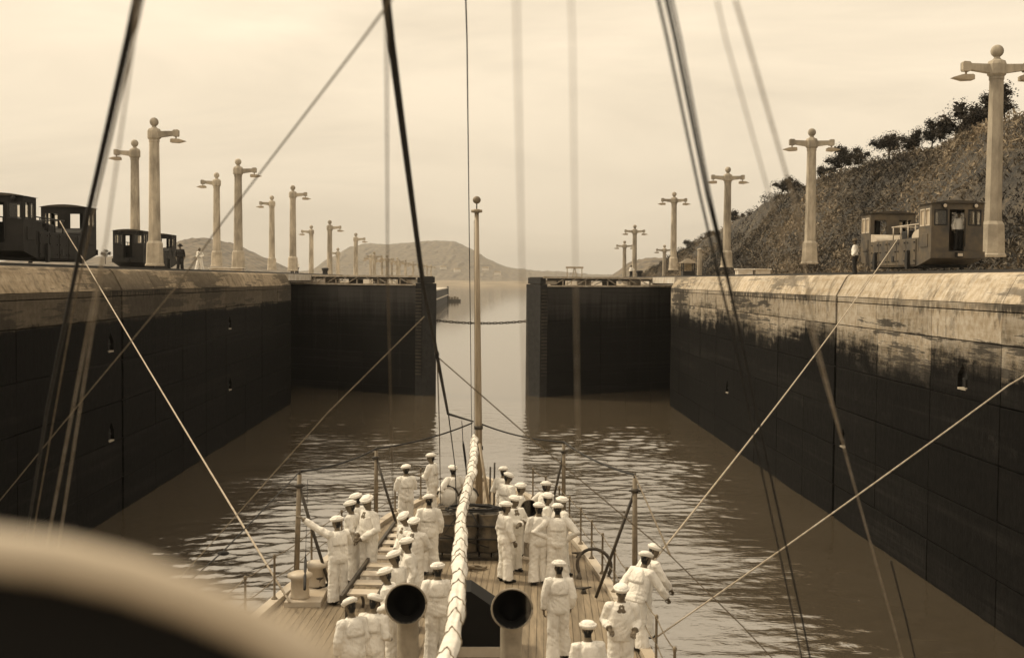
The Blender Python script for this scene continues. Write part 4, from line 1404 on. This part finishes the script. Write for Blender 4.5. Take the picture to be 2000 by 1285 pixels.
# hose on deck
p = onz(925, 1112, DECK)
mb = MB()
mb.tube([(-0.25, 0.1, 0.04), (0.1, 0.22, 0.04), (0.28, 0.08, 0.04), (0.18, -0.1, 0.04), (-0.15, -0.12, 0.05), (-0.22, 0.05, 0.09), (0.02, -0.28, 0.12)], 0.032, 8)
o = mb.build('fire_hose', 'steel_grey'); o.location = p
tag(o, 'short loop of hose lying on the planks by the drums', 'hose')
for px, py, lab in ((1130, 1088, 'small iron cleat on the planks behind the walking sailor'), (1140, 1158, 'small iron cleat on the planks right of the walking sailor')):
    t = thing('deck_cleat', lab, 'cleat', onz(px, py, DECK), 0.3, 'deck cleats')
    MB().tube([(-0.17, 0, 0.12), (0, 0, 0.10), (0.17, 0, 0.12)], [0.015, 0.03, 0.015], 8).build('horn', 'steel_dark', t)
    MB().lathe([(0.07, 0), (0.04, 0.08)], seg=8).build('foot', 'steel_dark', t)

# bridge screen right in front of the camera (out of focus)
path = [(-260, 1062), (-60, 1072), (110, 1094), (250, 1128), (370, 1170), (480, 1218), (590, 1282), (700, 1360)]
pts = [at(px, py, 0.75) for px, py in path]
t = thing('bridge_screen', 'blurred pale padded rail with dark screen below it, at the bottom left corner', 'rail')
MB().tube(pts, 0.0150, 14).build('padded_rail', 'rail_white', t)
mb = MB()
vs = [p + Vector((0, 0.03, -0.02)) for p in pts] + [p + Vector((0, 0.03, -0.95)) for p in pts] + [p + Vector((0, 0.045, -0.02)) for p in pts] + [p + Vector((0, 0.045, -0.95)) for p in pts]
n = len(pts)
mb.add(vs, [(i, i + n, i + n + 1, i + 1) for i in range(n - 1)] + [(2 * n + i, 2 * n + i + 1, 3 * n + i + 1, 3 * n + i) for i in range(n - 1)])
mb.build('screen_cloth', 'canvas_black', t)
for p in (pts[1], pts[3], pts[6]):
    MB().tube([p + Vector((0, 0.07, -0.03)), (p.x, p.y + 0.07, 9.42)], 0.010, 8).build('post', 'steel_grey', t)
MB().box(-2.6, 2.6, -4.0, 0.95, 9.30, 9.42).build('bridge_platform', 'deck_wood', ship)
MB().box(-2.1, 2.1, -4.0, 0.2, 4.45, 9.29).build('bridge_house', 'ship_paint', ship)

# ================================================================== ropes, cables and stays
def rope(name, label, cat, pts, r, mat, sag=0.0, group=None, seg=7):
    w3 = [p if isinstance(p, Vector) else at(*p) for p in pts]
    full = []
    for a, c in zip(w3, w3[1:]):
        k = 14 if sag else 4
        for i in range(k):
            f = i / k
            p = a.lerp(c, f)
            p.z -= sag * 4 * f * (1 - f)
            full.append(p)
    full.append(w3[-1])
    return tag(MB().tube(full, r, seg).build(name, mat), label, cat, group)
rope('towing_cable', 'pale towing cable from the left locomotive down to the ship', 'cable', [at(117, 432, 52.5), at(163, 507, 50.0), onz(566, 1176, DECK + 0.2)], 0.023, 'rope_pale', 0.05, 'towing cables')
rope('towing_cable', 'pale towing cable from the right locomotive winch down to the ship', 'cable', [at(1757, 462, 53.0), Vector((2.85, 23.2, 4.75))], 0.022, 'rope_pale', 0.25, 'towing cables')
rope('towing_cable', 'pale towing cable rising off the right edge from the ship', 'cable', [at(2080, 675, 24.0), at(1970, 752, 23.5), Vector((2.98, 20.3, 4.75))], 0.016, 'rope_pale', 0.04, 'towing cables')
# shrouds on the left
rope('stay', 'thick dark shroud slanting across the left locomotive', 'rope', [(270, -20, 4.0), (250, 75, 4.4), (160, 470, 6.6), (92, 800, 9.0), (60, 1000, 11), (20, 1220, 13)], 0.0135, 'rope_dark')
rope('stay', 'thin brown line just right of the thick left shroud', 'rope', [(282, -20, 3.6), (262, 75, 3.8), (186, 400, 5.6), (140, 620, 7.0), (90, 900, 9), (40, 1180, 11)], 0.005, 'rope_mid')
rope('stay', 'pale blurred line right of the left locomotive, reaching down the dark wall', 'rope', [(268, -20, 2.9), (262, 75, 3.0), (207, 470, 3.7), (180, 600, 4.2), (98, 1030, 5.4), (75, 1150, 6)], 0.0030, 'rope_pale')
rope('stay', 'second pale blurred line low on the left wall', 'rope', [(205, 480, 3.72), (184, 620, 4.3), (120, 1030, 5.6), (100, 1150, 6)], 0.0030, 'rope_pale')
rope('stay', 'pale brown rope slanting down left between the left lamp posts', 'rope', [(765, 0, 4.2), (706, 80, 4.6), (430, 440, 7.2), (345, 560, 8.4), (170, 770, 11), (-60, 1050, 15), (-160, 1180, 17)], 0.0046, 'rope_mid')
rope('stay', 'thin vertical line crossing the left gate', 'rope', [(753, -20, 3.2), (755, 75, 3.3), (757, 540, 5.2), (768, 990, 8.0)], 0.0034, 'rope_mid')
fs = [at(752, -20, 5.4), at(763, 75, 6.0), at(826, 555, 10.5), at(853, 690, 14)]
rope('forestay', 'thick dark forestay from the top edge to the left gate end', 'rope', fs, [0.021] * 13, 'rope_dark')
mb = MB(); p = at(853, 693, 14); mb.ball(p, (0.03, 0.03, 0.055), 10, 8)
tag(mb.build('rigging_block', 'rope_dark'), 'black rigging block at the lower end of the forestay', 'block')
rope('bridle', 'dark rope bridle from the forestay block to the jackstaff', 'rope', [at(854, 697, 14), at(875, 808, 20), at(924, 823, JB.y - 0.1)], 0.022, 'rope_dark')
rope('guy_rope', 'long thin line from the forestay block down to the lower right water', 'rope', [at(858, 700, 14), at(1030, 850, 14.3), at(1310, 1085, 14.8), at(1450, 1222, 15), at(1560, 1340, 15.2)], 0.0075, 'rope_mid')
rope('guy_rope', 'pale thin line from the forestay across the dark left gate to the water', 'rope', [at(829, 618, 13.2), at(640, 806, 13), at(400, 1075, 12.5), at(330, 1150, 12.2)], 0.0058, 'rope_mid')
rope('halyard', 'thin halyard beside the jackstaff', 'rope', [(909, -20, 12), (912, 75, 14), (917, 500, 24), (921, 824, JB.y - 0.15), (922, 900, JB.y - 0.2)], 0.0085, 'rope_dark')
rope('halyard', 'second thin halyard close along the jackstaff', 'rope', [(926, 430, JB.y - 0.1), (927, 700, JB.y - 0.12), (926, 930, JB.y - 0.15)], 0.007, 'rope_mid')
rope('pennant_line', 'thin line hanging from the forestay block past the folded-arm sailor', 'rope', [at(854, 700, 14.1), at(858, 830, 20), onz(861, 1008, DECK)], 0.009, 'rope_mid')
rope('pennant_line', 'thin line hanging from the bridle knot to the deck', 'rope', [at(876, 810, 20.1), at(889, 912, 27), onz(893, 1040, DECK + .2)], 0.011, 'rope_dark')
rope('pennant_line', 'short dark tackle hanging from the bridle near the jackstaff', 'rope', [at(902, 822, 30), at(904, 860, 30.2), at(909, 900, 30.4), at(914, 960, 30.6)], [0.010] * 5 + [0.03] * 4 + [0.016] * 4, 'rope_dark')
rope('ridge_wire', 'left awning wire from the jackstaff over the stanchion tops', 'rope', [at(922, 826, JB.y), TL2 + Vector((0, 0, .06)), TL1 + Vector((0, 0, .06))], 0.022, 'rope_dark', 0.10)
rope('ridge_wire', 'right awning wire from the jackstaff over the stanchion tops', 'rope', [at(940, 828, JB.y), TR1 + Vector((0, 0, .06)), TR2 + Vector((0, 0, .06))], 0.022, 'rope_dark', 0.10)
rope('guy_rope', 'dark line from the nearest left stanchion down to the lower left', 'rope', [TL1 + Vector((0, 0, .05)), at(436, 1076, 19), at(395, 1112, 18), at(300, 1195, 16)], 0.012, 'rope_dark')
mb = MB(); mb.ball(at(436, 1080, 18.9), (0.10, 0.05, 0.04), 10, 8)
tag(mb.build('rigging_block', 'rope_dark'), 'small black block on the line at the lower left', 'block')
rope('guy_rope', 'line from the nearest right stanchion to the crossing ropes', 'rope', [TR2 + Vector((0, 0, .05)), at(1309, 1084, 14.8)], 0.013, 'rope_mid')
rope('guy_rope', 'thin line dropping beside the nearest left stanchion', 'rope', [at(601, 935, 25), at(597, 1080, 24.6), onz(595, 1150, DECK + .5)], [0.006] * 5 + [0.03] * 4, 'rope_dark')
# blurred lines close to the camera
rope('stay', 'wide blurred pale line right of the jackstaff', 'rope', [(1008, -30, 2.1), (1010, 75, 2.15), (1020, 540, 2.7), (1030, 1000, 3.6), (1034, 1320, 4.2)], 0.0021, 'rope_pale')
rope('stay', 'blurred pale line over the right gate', 'rope', [(1114, -30, 2.3), (1118, 75, 2.35), (1124, 540, 2.9), (1128, 790, 3.3), (1134, 1320, 4.4)], 0.0018, 'rope_pale')
rope('stay', 'left one of the dark paired shrouds crossing the right wall', 'rope', [(1279, -30, 3.8), (1303, 75, 4.2), (1367, 380, 5.4), (1399, 520, 6.2), (1432, 653, 6.8), (1468, 829, 7.9), (1551, 1211, 10), (1577, 1340, 11)], 0.0062, 'rope_dark')
rope('stay', 'right thicker one of the dark paired shrouds crossing the right wall', 'rope', [(1295, -30, 3.8), (1319, 75, 4.2), (1381, 380, 5.4), (1415, 520, 6.2), (1437, 614, 6.7), (1487, 846, 8.0), (1567, 1211, 10), (1594, 1340, 11)], 0.0080, 'rope_dark')
rope('stay', 'third thin strand joining the dark paired shrouds from above', 'rope', [(1306, -30, 3.8), (1329, 75, 4.2), (1387, 380, 5.4), (1418, 520, 6.2), (1440, 622, 6.75)], 0.0045, 'rope_dark')
rope('stay', 'faint pale line left of the second right lamp post', 'rope', [(1400, 0, 2.8), (1418, 80, 2.9), (1508, 400, 3.6), (1580, 640, 4.6), (1655, 900, 6)], 0.0024, 'rope_pale')
rope('stay', 'faint pale line crossing the hillside and the right wall', 'rope', [(1436, 0, 2.8), (1460, 80, 2.9), (1556, 410, 3.7), (1590, 650, 4.6), (1655, 900, 6), (1742, 1210, 8), (1775, 1330, 9)], 0.0038, 'rope_pale')
rope('stay', 'short dark line at the lower right over the brown water', 'rope', [(1740, 1095, 9), (1770, 1210, 10), (1800, 1340, 11)], 0.007, 'rope_dark')
# ================================================================== people
HATP = [(0.085, -0.012), (0.108, -0.008), (0.122, 0.020), (0.127, 0.048), (0.118, 0.054), (0.106, 0.040), (0.104, 0.062), (0.085, 0.086), (0.045, 0.098), (0.01, 0.100)]
HAT = MB().lathe(HATP, seg=20, sx=1.06, sy=1.2).mesh('sailor_hat', 'cloth_hat')
FEDORA = MB().lathe([(0.20, 0.0), (0.205, 0.012), (0.10, 0.022), (0.098, 0.09), (0.085, 0.125), (0.03, 0.12)], seg=18, sy=1.12).mesh('brimmed_hat', 'suit_mid')
FEDORA_D = MB().lathe([(0.19, 0.0), (0.195, 0.012), (0.10, 0.022), (0.098, 0.09), (0.085, 0.125), (0.03, 0.12)], seg=18, sy=1.12).mesh('brimmed_hat', 'suit_dark')

def hand_geo(side, grip):
    """palm and five unequal bent fingers; wrist at the origin, fingers along +z, palm facing +y"""
    mb = MB()
    mb.tube([(0, 0, -0.02), (0, 0, 0.03), (0, 0.004, 0.085)], [(0.026, 0.02), (0.040, 0.017), (0.042, 0.014)], 8, side=(1, 0, 0))
    for k, (x, l) in enumerate(((-0.030, 0.066), (-0.010, 0.080), (0.011, 0.075), (0.031, 0.058))):
        c = 0.5 + 1.3 * grip
        p = Vector((x, 0.004, 0.082)); a = 0.15 + 0.5 * grip
        pts = [p]
        for j in range(3):
            p = p + Vector((0, math.sin(a), math.cos(a))) * l * (0.42, 0.32, 0.26)[j]
            a += c * 0.75
            pts.append(p)
        mb.tube(pts, [0.0098, 0.0095, 0.0088, 0.007], 6)
    s = -side
    mb.tube([(s * 0.026, 0.002, 0.02), (s * 0.050, 0.014, 0.050), (s * 0.052, 0.030, 0.078), (s * 0.042, 0.042, 0.10)], [0.014, 0.012, 0.010, 0.008], 6)
    return mb

ARMS = {   # elbow, wrist for the +x side (mirrored for the other)
    'down': ((0.245, -0.03, 1.17), (0.255, 0.06, 0.93)),
    'fold': ((0.26, 0.07, 1.17), (-0.06, 0.235, 1.20)),
    'akimbo': ((0.43, -0.10, 1.19), (0.20, 0.0, 1.02)),
    'clasp': ((0.27, 0.00, 1.16), (0.05, 0.24, 0.98)),
    'behind': ((0.29, -0.14, 1.17), (0.06, -0.21, 1.00)),
    'raise': ((0.40, 0.16, 1.56), (0.58, 0.32, 1.78)),
    'reach': ((0.36, 0.20, 1.22), (0.42, 0.45, 1.18)),
    'rail': ((0.30, 0.16, 1.20), (0.30, 0.42, 1.10)),
    'bend': ((0.27, -0.06, 1.17), (0.20, 0.20, 1.08)),
}
PEOPLE = []
def person(label, pos, face, h=1.76, arms=('down', 'down'), lean=0.0, turn=0.0, nod=0.0, stride=0.0, kit='sailor', group=None, hat=None):
    """face: 0 looks along the lock away from the camera, 90 looks left, 180 looks at the camera"""
    s = h / 1.80
    jr = random.Random(len(PEOPLE) * 13 + 5)
    bulk = jr.uniform(0.95, 1.07)
    turn += jr.uniform(-14, 14)
    nod += jr.uniform(-3, 7)
    lean += jr.uniform(-1, 3)
    src, own = MB(), []
    rl = Matrix.Rotation(-R(lean), 3, 'X')
    hipc = Vector((0, 0, 0.92))
    U = lambda p: (rl @ (Vector(p) - hipc)) + hipc          # upper body leans about the hips
    def tube(pts, rad, mi, side=None, seg=12):
        src.tube(pts, rad, seg, mi, side)
    top, leg, skin, shoe, dark = 0, 1, 2, 3, 4
    st = stride
    # legs with wide bottoms
    for q in (-1, 1):
        dy = st * q
        hp = Vector((q * 0.088, -0.005, 0.93))
        kn = Vector((q * 0.105, dy * 0.55 + 0.02, 0.50))
        ft = Vector((q * (0.115 + 0.02 * (q + 1)), dy, 0.05))
        bell = 0.118 if kit == 'sailor' else 0.095
        tube([hp, hp.lerp(kn, 0.5), kn, kn.lerp(ft, 0.6), ft], [0.118, 0.114, 0.100, bell * 0.98, bell * 1.10], leg)
        fa = R(14 * -q)
        fd = Vector((math.sin(-fa), math.cos(fa), 0))
        f0 = Vector((ft.x, ft.y, 0.0))
        src.tube([f0 - fd * 0.09 + Vector((0, 0, .05)), f0 + Vector((0, 0, .05)), f0 + fd * 0.10 + Vector((0, 0, .042)), f0 + fd * 0.19 + Vector((0, 0, .032))], [(0.040, 0.045), (0.046, 0.05), (0.050, 0.040), (0.032, 0.026)], 10, shoe, (1, 0, 0))
    tube([(0, -0.01, 0.86), (0, -0.012, 0.94), U((0, 0, 1.04))], [(0.178, 0.138), (0.190, 0.145), (0.17, 0.125)], leg, (1, 0, 0), 16)
    # jumper
    hem = 0.885 if kit == 'sailor' else 0.98
    tube([U((0, 0, hem)), U((0, 0, hem + 0.05)), U((0, 0.005, 1.08)), U((0, 0.008, 1.26)), U((0, 0, 1.38)), U((0, -0.008, 1.45)), U((0, -0.012, 1.495))],
         [(0.205, 0.158), (0.216, 0.168), (0.206, 0.156), (0.214, 0.156), (0.206, 0.134), (0.158, 0.110), (0.078, 0.078)], top, (1, 0, 0), 18)
    # arms
    for q, pose in zip((-1, 1), arms):
        e, w_ = ARMS[pose]
        sh_ = Vector((q * 0.185, -0.005, 1.425))
        e = Vector((q * e[0], e[1], e[2])); w_ = Vector((q * w_[0], w_[1], w_[2]))
        e += Vector((jr.uniform(-.03, .03), jr.uniform(-.04, .04), jr.uniform(-.02, .02)))
        w_ += Vector((jr.uniform(-.03, .03), jr.uniform(-.04, .05), jr.uniform(-.03, .03)))
        if pose == 'fold' and q < 0: w_ += Vector((0, 0.035, -0.045))
        sh_, e, w_ = U(sh_), U(e), U(w_)
        a0 = sh_.lerp(Vector(U((0, 0, 1.42))), 0.3)
        tube([a0, sh_, sh_.lerp(e, 0.5), e, e.lerp(w_, 0.5), w_], [0.076, 0.086, 0.079, 0.072, 0.068, 0.054], top, None, 10)
        d = (w_ - e).normalized()
        hand = hand_geo(q, 0.9 if pose in ('raise', 'reach', 'rail') else 0.35)
        tube([w_ - d * 0.03, w_ + d * 0.03], [0.030, 0.028], skin, None, 8)
        pal = (Vector((-q, 0.25, 0)) if pose in ('down',) else Vector((0, 0.3, -1)))
        pal = (pal - d * pal.dot(d)).normalized()
        M = Matrix((pal.cross(d), pal, d)).transposed()
        own.append(([M @ Vector(v) + w_ + d * 0.02 for v in hand.v], hand.f, skin))
    # neck and head
    hc = U((0, 0.022, 1.655))
    rh = Matrix.Rotation(R(turn), 3, 'Z') @ Matrix.Rotation(-R(nod), 3, 'X')
    H = lambda p: hc + rh @ Vector(p)
    tube([U((0, -0.005, 1.45)), H((0, -0.012, -0.06))], [0.062, 0.056], skin, None, 10)
    def ball(c, r, mi, seg=14, rings=10):
        t_ = MB(); t_.ball((0, 0, 0), r, seg, rings)
        src.add([H(Vector(c) + Vector(v)) for v in t_.v], t_.f, mi, True)
    ball((0, -0.008, 0.018), (0.076, 0.096, 0.100), skin)
    ball((0, 0.028, -0.058), (0.056, 0.062, 0.062), skin)             # jaw
    ball((0, 0.098, -0.012), (0.013, 0.020, 0.024), skin, 8, 6)       # nose
    ball((0, 0.082, -0.062), (0.024, 0.010, 0.007), dark, 8, 6)       # mouth
    for q in (-1, 1):
        ball((q * 0.076, -0.005, -0.005), (0.012, 0.022, 0.032), skin, 8, 6)
        ball((q * 0.030, 0.084, 0.016), (0.013, 0.010, 0.008), dark, 8, 6)
    ball((0, -0.022, 0.030), (0.080, 0.092, 0.096), dark)             # hair
    ball((0, -0.055, -0.02), (0.064, 0.050, 0.060), dark)
    ball((0, 0.026, -0.008), (0.0735, 0.076, 0.088), skin)            # face in front of the hair
    if kit == 'sailor':
        t_ = MB(); t_.ball((0, 0, 0), (0.045, 0.02, 0.08), 8, 6)
        src.add([U(Vector(v) + Vector((0, 0.100, 1.40))) for v in t_.v], t_.f, skin, True)
    mats = {'sailor': ['cloth_white', 'cloth_white', 'skin', 'shoe', 'hair'], 'worker': ['cloth_white', 'suit_dark', 'skin', 'shoe', 'hair'],
            'dark': ['suit_dark', 'suit_dark', 'skin', 'shoe', 'hair'], 'grey': ['suit_mid', 'suit_mid', 'skin', 'shoe', 'hair']}[kit]
    src.v = [(x * bulk, y * bulk, z) for x, y, z in src.v]
    own = [([(p[0] * bulk, p[1] * bulk, p[2]) for p in vs_], fs_, mi_) for vs_, fs_, mi_ in own]
    me = src.mesh('person_source', mats)
    ob = bpy.data.objects.new('person_source', me)
    COL.objects.link(ob)
    rm = ob.modifiers.new('r', 'REMESH')
    rm.mode = 'VOXEL'
    rm.voxel_size = 0.0135
    rm.adaptivity = 0.0
    PEOPLE.append(dict(label=label, pos=Vector(pos), face=face, s=s, src=src, own=own, ob=ob, mats=mats, H=H, U=U, rh=rh, kit=kit, group=group, hat=hat, seed=len(PEOPLE)))

def flush_people():
    bpy.context.view_layer.update()
    dg = bpy.context.evaluated_depsgraph_get()
    for P in PEOPLE:
        ev = P['ob'].evaluated_get(dg)
        em = ev.to_mesh()
        nv = len(em.vertices)
        co = np.empty(nv * 3); em.vertices.foreach_get('co', co)
        no = np.empty(nv * 3); em.vertices.foreach_get('normal', no)
        co = co.reshape(-1, 3); no = no.reshape(-1, 3)
        faces = [tuple(p.vertices) for p in em.polygons]
        ev.to_mesh_clear()
        src = P['src']
        # which garment each point belongs to: nearest source surface point
        kd = KDTree(len(src.f))
        for i, f in enumerate(src.f):
            c = Vector((0, 0, 0))
            for k in f: c += Vector(src.v[k])
            kd.insert(c / len(f), i)
        kd.balance()
        vm = np.array([src.mi[kd.find(Vector(p))[1]] for p in co])
        cl = vm <= 1
        sd = P['seed'] * 7.3
        for i in np.nonzero(cl)[0]:
            q = co[i]
            n_ = noise.noise((q[0] * 8 + sd, q[1] * 8, q[2] * 4)) + 0.6 * noise.noise((q[0] * 15, q[1] * 15 + sd, q[2] * 9))
            sk = q[2] + 0.8 * q[0] * math.sin(sd) + 0.5 * q[1]
            cr_ = noise.noise((q[0] * 4, q[1] * 4 + sd, sk * 17)) * (0.5 + 0.9 * math.exp(-((q[2] - 0.5) / 0.14) ** 2) + 0.9 * math.exp(-((q[2] - 1.02) / 0.13) ** 2))
            co[i] = q + no[i] * (0.011 * n_ + 0.010 * cr_ + 0.004)
        mb = MB()
        mb.v = [tuple(p) for p in co]
        mb.f = faces
        mb.mi = [int(np.bincount(vm[list(f)]).argmax()) for f in faces]
        mb.sm = [True] * len(faces)
        for vs, fs, mi in P['own']:
            mb.add(vs, fs, mi, True)
        bpy.data.objects.remove(P['ob'])
        root = mb.build('person', P['mats'])
        root.location = P['pos']
        root.rotation_euler = (0, 0, R(P['face']))
        root.scale = (P['s'],) * 3
        tag(root, P['label'], 'person', P['group'])
        H, U, rh = P['H'], P['U'], P['rh']
        if P['hat'] is not False:
            hm = FEDORA if P['hat'] == 'grey' else {'sailor': HAT, 'worker': FEDORA_D, 'dark': FEDORA_D, 'grey': FEDORA}[P['kit']]
            ho = link('hat', hm, root, H((0, -0.010, 0.050 if P['kit'] == 'sailor' else 0.06)))
            tilt = random.Random(P['seed']).uniform(-9, 9)
            ho.rotation_euler = (rh @ Matrix.Rotation(R(tilt * 0.7 - 4), 3, 'X') @ Matrix.Rotation(R(tilt), 3, 'Y')).to_euler()
        if P['kit'] == 'sailor':                             # square sailor collar down the back
            mb = MB()
            n1, n2 = 9, 6
            vs = []
            for off in (0.0, 0.005):
                for j in range(n2):
                    f = j / (n2 - 1)
                    for i in range(n1):
                        u = -1 + 2 * i / (n1 - 1)
                        x = u * (0.075 + 0.085 * min(1, f * 2.2))
                        z = 1.475 - 0.27 * f
                        ry = interp([(1.20, .162), (1.38, .144), (1.45, .122), (1.48, .095)], z)
                        y = -ry * math.sqrt(max(0.0, 1 - (x / 0.225) ** 2)) - 0.002 - off
                        vs.append(U((x, y, z)))
            m_ = n1 * n2
            fs = []
            for j in range(n2 - 1):
                for i in range(n1 - 1):
                    a = j * n1 + i
                    fs.append((a, a + n1, a + n1 + 1, a + 1)); fs.append((m_ + a, m_ + a + 1, m_ + a + n1 + 1, m_ + a + n1))
            bd = [i for i in range(n1)] + [j * n1 + n1 - 1 for j in range(1, n2)] + [(n2 - 1) * n1 + i for i in range(n1 - 2, -1, -1)] + [j * n1 for j in range(n2 - 2, 0, -1)]
            for a, c in zip(bd, bd[1:] + bd[:1]): fs.append((a, c, c + m_, a + m_))
            mb.add(vs, fs, 0, True)
            mb.build('collar', 'cloth_white', root)

def on_deck(px, py, h, z0=DECK):                       # stand so that the hat top is seen at this pixel
    p = onz(px, py, z0 + h * 1.005)
    return (p.x, p.y, z0)
G = 'sailors on the forecastle'
S = [
 ('sailor in whites looking left with folded arms, farthest forward on the left', 845, 884, 70, 1.76, ('fold', 'fold'), 0, 10, 0),
 ('sailor in whites seen from behind with folded arms, left of the farthest one', 793, 906, 18, 1.78, ('fold', 'fold'), 0, 5, 0),
 ('sailor in whites partly hidden behind the furled awning with hand on hip', 886, 908, 25, 1.74, ('akimbo', 'akimbo'), 0, -20, 0),
 ('sailor in whites standing with his back turned, left of the drums', 838, 964, 0, 1.78, ('down', 'down'), 0, 4, 0),
 ('sailor in whites looking down to the left beside the one with clasped hands', 697, 962, 62, 1.80, ('clasp', 'clasp'), 4, 15, 12),
 ('sailor in whites half hidden at the left end of the group, looking over the side', 685, 976, 75, 1.74, ('bend', 'bend'), 4, 10, 10),
 ('tall sailor in whites with clasped hands and bowed head', 719, 966, 132, 1.90, ('clasp', 'clasp'), 2, 10, 22),
 ('sailor in whites stretching an arm to the left stanchion brace', 658, 1006, 32, 1.76, ('raise', 'reach'), 5, 10, 0),
 ('sailor in whites with head bowed in the seated-looking group by the gangway', 790, 999, 128, 1.70, ('clasp', 'clasp'), 6, -10, 20),
 ('sailor in whites facing the camera in front of the gangway with arms behind', 811, 1009, 155, 1.70, ('behind', 'behind'), 0, -10, 10),
 ('sailor in whites in profile looking left, in front of the gangway group', 797, 1048, 95, 1.72, ('down', 'bend'), 4, 0, 4),
 ('sailor in whites with dark shaded face turned left, in front of the profile one', 771, 1074, 60, 1.72, ('down', 'down'), 2, 20, 8),
 ('sailor in whites whose hat shows just left of the left large ventilator', 758, 1106, 80, 1.70, ('bend', 'down'), 6, 0, 14),
 ('sailor in whites half hidden by the near end of the furled awning', 855, 1097, 5, 1.72, ('down', 'down'), 0, 0, 0),
 ('sailor in whites with only the hat clear, at the far lower left', 686, 1166, 35, 1.70, ('down', 'down'), 6, 0, 18),
 ('sailor in whites with bent head, second from the lower left', 731, 1158, -15, 1.70, ('bend', 'bend'), 6, 0, 18),
 ('sailor in whites in profile to the right, nearest beside the drums', 987, 978, -62, 1.74, ('down', 'down'), 0, -12, 0),
 ('sailor in whites with arms folded across his chest, behind the one beside the drums', 1004, 966, -150, 1.72, ('fold', 'fold'), 0, 15, 0),
 ('sailor in whites farthest forward on the right', 983, 910, -35, 1.74, ('bend', 'bend'), 0, 0, 0),
 ('sailor in whites with a tilted hat just behind the farthest right one', 991, 922, -50, 1.72, ('bend', 'down'), 2, -15, 14),
 ('sailor in whites in right profile behind the small ventilator', 1015, 942, -88, 1.72, ('down', 'bend'), 0, 0, 0),
 ('sailor in whites leaning an elbow near the far right stanchion', 1065, 939, -55, 1.74, ('akimbo', 'bend'), 0, -10, 0),
 ('sailor in whites in right profile between the small ventilator and the rail', 1066, 961, -92, 1.72, ('down', 'down'), 0, 0, 0),
 ('sailor in whites at the right rail half hidden behind the hands-on-hips one', 1096, 969, -62, 1.74, ('bend', 'bend'), 0, 0, 0),
 ('sailor in whites with his back turned and arms hanging, next to the hands-on-hips one', 1053, 980, 8, 1.76, ('down', 'down'), 0, 8, 0),
 ('sailor in whites with his back turned and hands on hips', 1089, 982, -6, 1.76, ('akimbo', 'akimbo'), 0, -5, 0),
 ('sailor in whites walking away with swinging arms, in the middle foreground', 1092, 1093, 4, 1.72, ('down', 'down'), 0, 0, 0),
 ('sailor in whites facing the camera at the lower right', 1214, 1138, 176, 1.74, ('bend', 'bend'), 4, 8, 8),
 ('sailor in whites leaning out with a hand on the right rail', 1259, 1071, -48, 1.76, ('bend', 'rail'), 16, -10, 6),
 ('sailor in whites looking down past the one leaning on the right rail', 1277, 1056, -60, 1.74, ('bend', 'rail'), 18, -10, 14),
 ('sailor in whites cut off at the bottom edge, right of the walking one', 1150, 1212, 10, 1.70, ('down', 'down'), 0, 0, 0),
]
for lab, px, py, fc, h, arms, lean, turn, nod in S:
    p = on_deck(px, py, h)
    f = R(fc)
    off = math.sin(R(lean)) * 0.8 * h / 1.8
    p = (p[0] + math.sin(f) * off, p[1] - math.cos(f) * off, p[2])
    person(lab, p, fc, h, arms, lean, turn, nod, 0.10 if 'walking' in lab else rnd.uniform(0, 0.05), 'sailor', G)
def wall_man(lab, px, y, fc, kit, arms=('down', 'down'), h=1.75, x=None, z=TOP, hat=None, stride=0.05):
    xx = x if x is not None else at(px, 520, y).x
    person(lab, (xx, y, z), fc, h, arms, 0, 0, 0, stride, kit, None, hat)
wall_man('man in dark clothes and hat standing on the left wall by the far locomotive', 352, 80.5, 180, 'dark', h=1.85)
wall_man('bareheaded sailor in a white jumper striding along the left wall', 390, 84.0, 150, 'sailor', ('bend', 'bend'), hat=False, stride=0.22)
wall_man('left one of two figures at the left gate, in dark clothes', 571, 146.0, 180, 'dark', ('akimbo', 'down'))
wall_man('right one of two figures at the left gate, in white shirt', 580, 145.0, 180, 'worker')
wall_man('man in pale shirt and dark trousers standing beside the right locomotive', 1676, 57.0, 60, 'worker', ('down', 'bend'), x=17.95, hat='grey')
wall_man('small figure in a white shirt near the bollard on the right wall', 1233, 150.0, 160, 'worker', ('akimbo', 'down'), h=1.6)
wall_man('man standing in the open cab door of the right locomotive', 1885, 49.2, 175, 'worker', ('akimbo', 'down'), x=19.85, z=TOP + 0.15 + 0.865, h=1.62)
flush_people()

# ================================================================== haze
mb = MB()
mb.box(-4300, 4300, -70, 3300, -4.5, 118)
hz = mb.mesh('haze', 'water')
hz.materials.clear()
hm = bpy.data.materials.new('haze_air')
hm.use_nodes = True
hm.node_tree.nodes.clear()
ho = hm.node_tree.nodes.new('ShaderNodeOutputMaterial')
pv = hm.node_tree.nodes.new('ShaderNodeVolumePrincipled')
pv.inputs['Color'].default_value = (1.0, 0.97, 0.92, 1)
pv.inputs['Density'].default_value = 0.00011
pv.inputs['Anisotropy'].default_value = 0.2
hm.node_tree.links.new(pv.outputs[0], ho.inputs['Volume'])
hz.materials.append(hm)
hzo = link('haze', hz)
hzo['kind'] = 'stuff'
hzo['label'] = 'thin humid haze over the canal'
